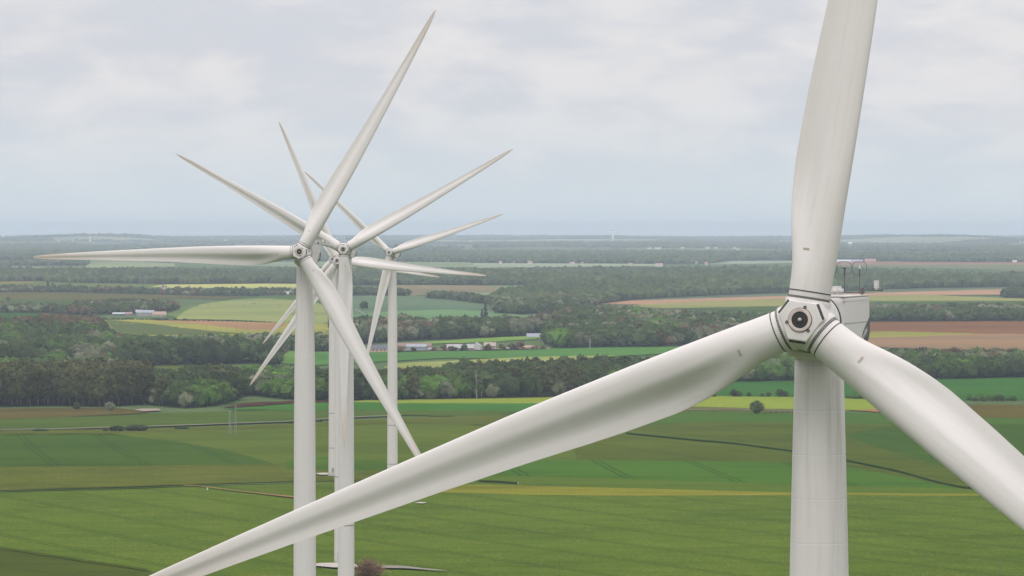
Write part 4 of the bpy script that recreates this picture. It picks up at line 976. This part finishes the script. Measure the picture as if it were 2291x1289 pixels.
def port(a):   # collar of one blade port
    bm = bmesh.new(); M = Matrix.Rotation(R(90)-R(a), 4, 'Y')
    lathe(bm, [(1.12,.55),(1.22,.62),(1.235,1.08),(1.20,1.15),(1.12,1.16),(.9,1.16)], 64, M, cap=False)
    return bm_mesh('blade_collar', bm, M_HUB, False)
ME_PORT = [port(90+120*q) for q in range(3)]
for me in ME_PORT:
    for p_ in me.polygons: p_.use_smooth = True
    me.set_sharp_from_angle(angle=R(35))
FRONT = Matrix.Translation((0, -1.30, 0)) @ Matrix.Rotation(R(90), 4, 'X')   # lathe +Z -> -Y
bm = bmesh.new(); lathe(bm, [(.66,-.02),(.66,.03),(.625,.045)], 48, FRONT); ME_RIM = bm_mesh('port_rim', bm, M_DARK)
bm = bmesh.new(); lathe(bm, [(.45,.02),(.63,.02),(.63,.07),(.60,.085),(.47,.085),(.45,.075)], 48, FRONT, cap=False); ME_RING = bm_mesh('bolt_ring', bm, M_PINK)
bm = bmesh.new(); lathe(bm, [(.455,.02),(.455,.05),(.05,.055)], 48, FRONT); ME_DISC = bm_mesh('front_disc', bm, M_BLACK)
bm = bmesh.new(); lathe(bm, [(.12,.05),(.12,.10),(.10,.15),(.05,.18),(.01,.185)], 24, FRONT); ME_CAP = bm_mesh('centre_cap', bm, M_CAP, True)
ME_LUG = []
for q in range(3):
    a = R(77+120*q); bm = bmesh.new()
    c = Vector((math.cos(a)*.73, -1.33, math.sin(a)*.73)); n_ = 12
    tube(bm, [c+Vector((.065*math.cos(t_), 0, .065*math.sin(t_))) for t_ in np.linspace(0, 2*math.pi, n_, endpoint=False)], .026, 6, True)
    ME_LUG.append(bm_mesh('lifting_lug', bm, M_DARK))
ME_SLOT = []; ME_PANEL = []
for q in range(3):
    a = R(30+120*q-0); a = R(150+120*q); bm = bmesh.new()
    rot = Matrix.Rotation(-(a-R(90)), 3, 'Y')
    for (dz, dy, sx, szz, sy) in ((1.16, -1.19, .84, .10, .10),):
        c = rot @ Vector((0, dy, dz)); box(bm, c, (sx*1.06, sy, szz*1.5), rot @ Matrix.Rotation(R(-28), 3, 'X'))
    for xx in (-.3, 0, .3):
        c = rot @ Vector((xx, -1.245, 1.185)); bmesh.ops.create_uvsphere(bm, u_segments=6, v_segments=4, radius=.02, matrix=Matrix.Translation(c))
    ME_SLOT.append(bm_mesh('vent_slot', bm, M_DARK))
bm = bmesh.new()
Y1 = Matrix.Rotation(R(-90), 4, 'X')   # lathe +Z -> +Y
lathe(bm, [(1.46,.8),(1.56,.85),(1.60,1.0),(1.60,1.36),(1.55,1.40),(1.2,1.40)], 56, Y1, cap=False); ME_SKIRT = bm_mesh('spinner_skirt', bm, M_HUB)
for p_ in ME_SKIRT.polygons: p_.use_smooth = True
ME_SKIRT.set_sharp_from_angle(angle=R(35))
bm = bmesh.new(); lathe(bm, [(.9,1.38),(1.64,1.42),(1.64,1.56),(.9,1.75)], 48, Y1, cap=False); ME_GAP = bm_mesh('bearing_gap', bm, M_BLACK)  # solid ring coloured black for the shade inside the open nacelle front
# nacelle: absolute turbine frame (tower axis at x=y=0), loft of rounded sections
def nsec(y, wt, wb, zt, zb, rnd, n=9):
    """closed rounded quad, top half width wt, bottom half width wb"""
    cs = [(wt, zt), (-wt, zt), (-wb, zb), (wb, zb)]; out = []
    for q in range(4):
        P = Vector(cs[q]); A = (Vector(cs[q-1])-P).normalized(); B = (Vector(cs[(q+1) % 4])-P).normalized()
        r = rnd[q] if isinstance(rnd, (tuple, list)) else rnd
        p0, p1 = P+A*r, P+B*r
        for s in range(n):
            t_ = s/(n-1); out.append(((1-t_)**2*p0+2*t_*(1-t_)*P+t_*t_*p1))
    return [(v.x, y, HUBZ+v.y) for v in out]
S = [(-1.74,1.10,1.40,1.00,-1.80,.5),(-1.62,1.22,1.50,1.12,-1.88,.42),(-1.35,1.42,1.56,1.20,-1.92,.34),(-.95,1.56,1.62,1.24,-1.92,.25),(-.4,1.62,1.63,1.26,-1.92,.16),(3.2,1.62,1.63,1.26,-1.86,.14),(4.6,1.62,1.63,1.26,-1.62,.16),(5.25,1.62,1.63,1.25,-1.25,.18),(5.5,1.61,1.62,1.24,-.95,.18),(5.6,1.55,1.56,1.18,-.8,.18)]
bm = bmesh.new(); prev = None
for s in S:
    rr = [bm.verts.new(q) for q in nsec(*s)]
    if prev:
        for q in range(len(rr)): bm.faces.new((prev[q], prev[(q+1) % len(rr)], rr[(q+1) % len(rr)], rr[q]))
    else: bm.faces.new(rr[::-1])
    prev = rr
bm.faces.new(prev)
ME_NAC = bm_mesh('nacelle', bm, M_NAC, True); ME_NAC.set_sharp_from_angle(angle=R(30))
bm = bmesh.new()   # panel joint line round the body and roof lip
for sx in (-1, 1): box(bm, (sx*1.632, 2.2, HUBZ-.17), (.012, 6.3, .045))
ME_JOINT = bm_mesh('panel_seam', bm, M_GREY)
bm = bmesh.new(); v = box(bm, (0, 2.25, HUBZ+1.285), (3.26, 6.5, .05)); v2 = box(bm, (0, 2.25, HUBZ+1.06), (3.27, 6.55, .05)); ME_LIP = bm_mesh('roof_lip', bm, M_NAC)
bm = bmesh.new(); lathe(bm, [(1.25,88.6),(1.45,88.75),(1.45,89.1)], 40, cap=False); ME_YAW = bm_mesh('yaw_collar', bm, M_NAC, False)
def side_poly(pts, x, th=.012, mat=None, name='logo_panel'):
    bm = bmesh.new(); A = [bm.verts.new((x, p[0], HUBZ+p[1])) for p in pts]; B = [bm.verts.new((x+th, p[0], HUBZ+p[1])) for p in pts]
    bm.faces.new(A); bm.faces.new(B); n_ = len(pts)
    for q in range(n_): bm.faces.new((A[q], A[(q+1) % n_], B[(q+1) % n_], B[q]))
    return bm_mesh(name, bm, mat)
ME_LOGO = side_poly([(5.46,.10),(5.47,-.8),(5.2,-1.12),(4.6,-1.42),(3.6,-1.60),(2.7,-1.60),(3.0,-1.15),(3.5,-.82),(4.2,-.48),(4.9,-.17)], 1.628, .014, M_LOGO)
arc = [(3.05+.55*(1-math.cos(t_))+.0, -1.22+.52*math.sin(t_)) for t_ in np.linspace(.0, 1.35, 9)]
arc2 = [(3.20+.50*(1-math.cos(t_)), -1.25+.46*math.sin(t_)) for t_ in np.linspace(.0, 1.35, 9)]
ME_EMB = side_poly(arc+arc2[::-1], 1.644, .006, M_LET, 'logo_emblem')
cu = bpy.data.curves.new('lettering', 'FONT'); cu.body = 'nordex'; cu.size = .52; cu.extrude = .004; cu.align_x = 'LEFT'
to = bpy.data.objects.new('lettering', cu); COL.objects.link(to)
bpy.context.view_layer.update()
dg = bpy.context.evaluated_depsgraph_get(); ME_TEXT = bpy.data.meshes.new_from_object(to.evaluated_get(dg)); ME_TEXT.name = 'lettering'
bpy.data.objects.remove(to); ME_TEXT.materials.clear(); ME_TEXT.materials.append(M_LET)
sl = R(23); ME_TEXT.transform(Matrix(((0,0,1,1.648),(math.cos(sl),-math.sin(sl),0,3.42),(math.sin(sl),math.cos(sl),0,HUBZ-1.28),(0,0,0,1))))
ZR = HUBZ+1.31
bm = bmesh.new(); vv = box(bm, (.30, 3.0, ZR+.26), (.66, 1.0, .46)); bmesh.ops.bevel(bm, geom=bm.edges[:], offset=.13, segments=4, affect='EDGES')
ME_HUMP = bm_mesh('roof_cowl', bm, M_CLEAR, True)
bm = bmesh.new(); box(bm, (.0, 2.9, ZR+.02), (1.5, 1.4, .07)); ME_BASE = bm_mesh('cowl_base', bm, M_NAC)
YM = 5.0
bm = bmesh.new(); tube(bm, [(-1.1,YM,ZR+.14),(1.3,YM,ZR+.14)], .036, 8)
for xx in (-1.0, 1.28): tube(bm, [(xx,YM,ZR-.05),(xx,YM,ZR+.3)], .06, 8)
tube(bm, [(1.28,YM,ZR+.26),(2.5,YM,ZR+.24)], .03, 8); box(bm, (1.36,YM,ZR+.22), (.14,.14,.34)); box(bm, (2.18,YM,ZR+.255), (.5,.25,.05))
tube(bm, [(2.42,YM,ZR+.25),(2.42,YM,ZR+1.15)], .012, 6)
ME_FRAME = bm_mesh('mast_frame', bm, M_ROD)
def sensor(x, kind):
    bm = bmesh.new(); tube(bm, [(x,YM,ZR+.12),(x,YM,ZR+1.12)], .024, 8); tube(bm, [(x,YM,ZR+1.12),(x,YM,ZR+1.46)], .045, 8)
    if kind == 0: lathe(bm, [(.05,0),(.14,.06),(.13,.1),(.03,.12)], 16, Matrix.Translation((x,YM,ZR+1.42)))
    return bm_mesh('sensor_pole', bm, M_ROD)
ME_SENS = [sensor(.31, 0), sensor(1.17, 1), sensor(-.55, 0)]
bm = bmesh.new(); lathe(bm, [(.05,0),(.055,.1),(.03,.2)], 12, Matrix.Translation((1.17,YM,ZR+1.44))); ME_ANEM = bm_mesh('anemometer', bm, M_CLEAR)
def loop_mesh(x):
    bm = bmesh.new(); pts = []
    for q in range(32):
        a = 2*math.pi*q/32; c_, s_ = math.cos(a), math.sin(a)
        pts.append((x+.40*math.copysign(abs(c_)**.62, c_), YM, ZR+1.46+.37*math.copysign(abs(s_)**.62, s_)))
    tube(bm, pts, .014, 6, True); return bm_mesh('lightning_loop', bm, M_ROD)
ME_LOOP = [loop_mesh(x) for x in (.31, 1.17, -.55)]
bm = bmesh.new(); tube(bm, [(-.6,YM,ZR+.98),(1.17,YM,ZR+.98)], .010, 6); ME_TIE = bm_mesh('tie_rod', bm, M_ROD)
bm = bmesh.new(); lathe(bm, [(.09,.27),(.10,.36),(.145,.38),(.15,.42)]+[(.15 if q % 2 else .135, .44+.045*q) for q in range(7)]+[(.155,.74),(.15,.78),(.05,.79)], 20, Matrix.Translation((2.12,YM,ZR))); ME_LAMP = bm_mesh('warning_lamp', bm, M_CLEAR)

TILTM = Matrix.Translation((0, ROT_Y, HUBZ)) @ Matrix.Rotation(-TILT, 4, 'X')
def make_turbine():
    o = empty('wind_turbine')
    t_ = obj('tower', ME_TOWER, o)
    for me in ME_FL: obj('flange_ring', me, t_)
    obj('foot_ring', ME_FOOT, t_); obj('door', ME_DOOR, t_)
    n_ = obj('nacelle', ME_NAC, o)
    for nm, me in (('panel_seam', ME_JOINT), ('roof_lip', ME_LIP), ('yaw_collar', ME_YAW), ('logo_panel', ME_LOGO), ('logo_emblem', ME_EMB), ('lettering', ME_TEXT), ('roof_cowl', ME_HUMP), ('cowl_base', ME_BASE),
                   ('mast_frame', ME_FRAME), ('tie_rod', ME_TIE), ('anemometer', ME_ANEM), ('warning_lamp', ME_LAMP)): obj(nm, me, n_)
    for me in ME_SENS: obj('sensor_pole', me, n_)
    for me in ME_LOOP: obj('lightning_loop', me, n_)
    h_ = obj('hub', ME_HUB, o)
    for nm, me in (('port_rim', ME_RIM), ('bolt_ring', ME_RING), ('front_disc', ME_DISC), ('centre_cap', ME_CAP), ('spinner_skirt', ME_SKIRT), ('bearing_gap', ME_GAP)): obj(nm, me, h_)
    for lst, nm in ((ME_PORT, 'blade_collar'), (ME_LUG, 'lifting_lug'), (ME_SLOT, 'vent_slot')):
        for me in lst: obj(nm, me, h_)
    for q in range(3):
        b_ = obj('blade', ME_BLADE, o)
        for nm, me in (('root_seal', ME_SEAL), ('root_band', ME_LINE), ('patch_mark', ME_PATCH), ('tip_receptor', ME_TIP)): obj(nm, me, b_)
    return o
def pose(o, az):
    """turn the rotor so that its first blade points az degrees anticlockwise from +X as seen from the front"""
    k = 0
    for c in o.children:
        if c.name.startswith('hub'): c.matrix_basis = TILTM @ Matrix.Rotation(-R(az-90), 4, 'Y')
        if c.name.startswith('blade'):
            c.matrix_basis = TILTM @ Matrix.Rotation(R(90)-R(az+120*k), 4, 'Y'); k += 1
def copy_tree(o, parent=None):
    c = o.copy(); COL.objects.link(c); c.parent = parent
    for ch in o.children: copy_tree(ch, c)
    return c
TURB = [  # hub face px, depth, yaw seen, blade azimuth, label
    (1790, 716, 239, 13.0, 82.0, 'huge near wind turbine with one blade sweeping across the fields'),
    (669.5, 563.5, 741, 11.5, 61.1, 'white wind turbine with one blade level and one rising highest into the sky'),
    (767.5, 558, 1042, 9.0, 30.7, 'white wind turbine with one blade hanging straight down its own tower'),
    (870, 565, 1667, 17.0, 18.3, 'slender wind turbine standing apart behind the farm side of the cluster'),
    (753.7, 583, 1331, 15.0, 114.6, 'half hidden wind turbine with the gravel pad and russet bush at its foot'),
    (743.2, 579.8, 1867, 5.5, 110.6, 'farthest wind turbine, just peeping out behind the half hidden one'),
]
proto = make_turbine()
bpy.context.view_layer.update()
objs_t = [proto]+[copy_tree(proto) for _ in TURB[1:]]
for o, (px, py, D, yaw, az, lb) in zip(objs_t, TURB):
    phi = math.atan((px-CX)/F); alpha = R(yaw)+phi
    tag(o, lb, 'wind turbine', 'wind turbines of the wind farm')
    # hub face centre sits at FACE_Y in front of the tower axis (rotated by -alpha), lifted a little by the tilt
    fx, fy = math.sin(alpha)*FACE_Y, math.cos(alpha)*FACE_Y     # face = axis + (sin,cos)*FACE_Y
    fwd = 1.3*math.cos(TILT)+3.3
    hx = (px-CX)/F*D; hz = ZC+(EY-py)/F*D
    o.location = (hx+math.sin(alpha)*fwd, D+math.cos(alpha)*fwd, hz-HUBZ-1.3*math.sin(TILT))
    o.rotation_euler = (0, 0, -alpha)
    pose(o, az)
    print('turbine base', [round(v, 1) for v in o.location], 'ground', round(float(G(o.location.x, o.location.y)), 2))
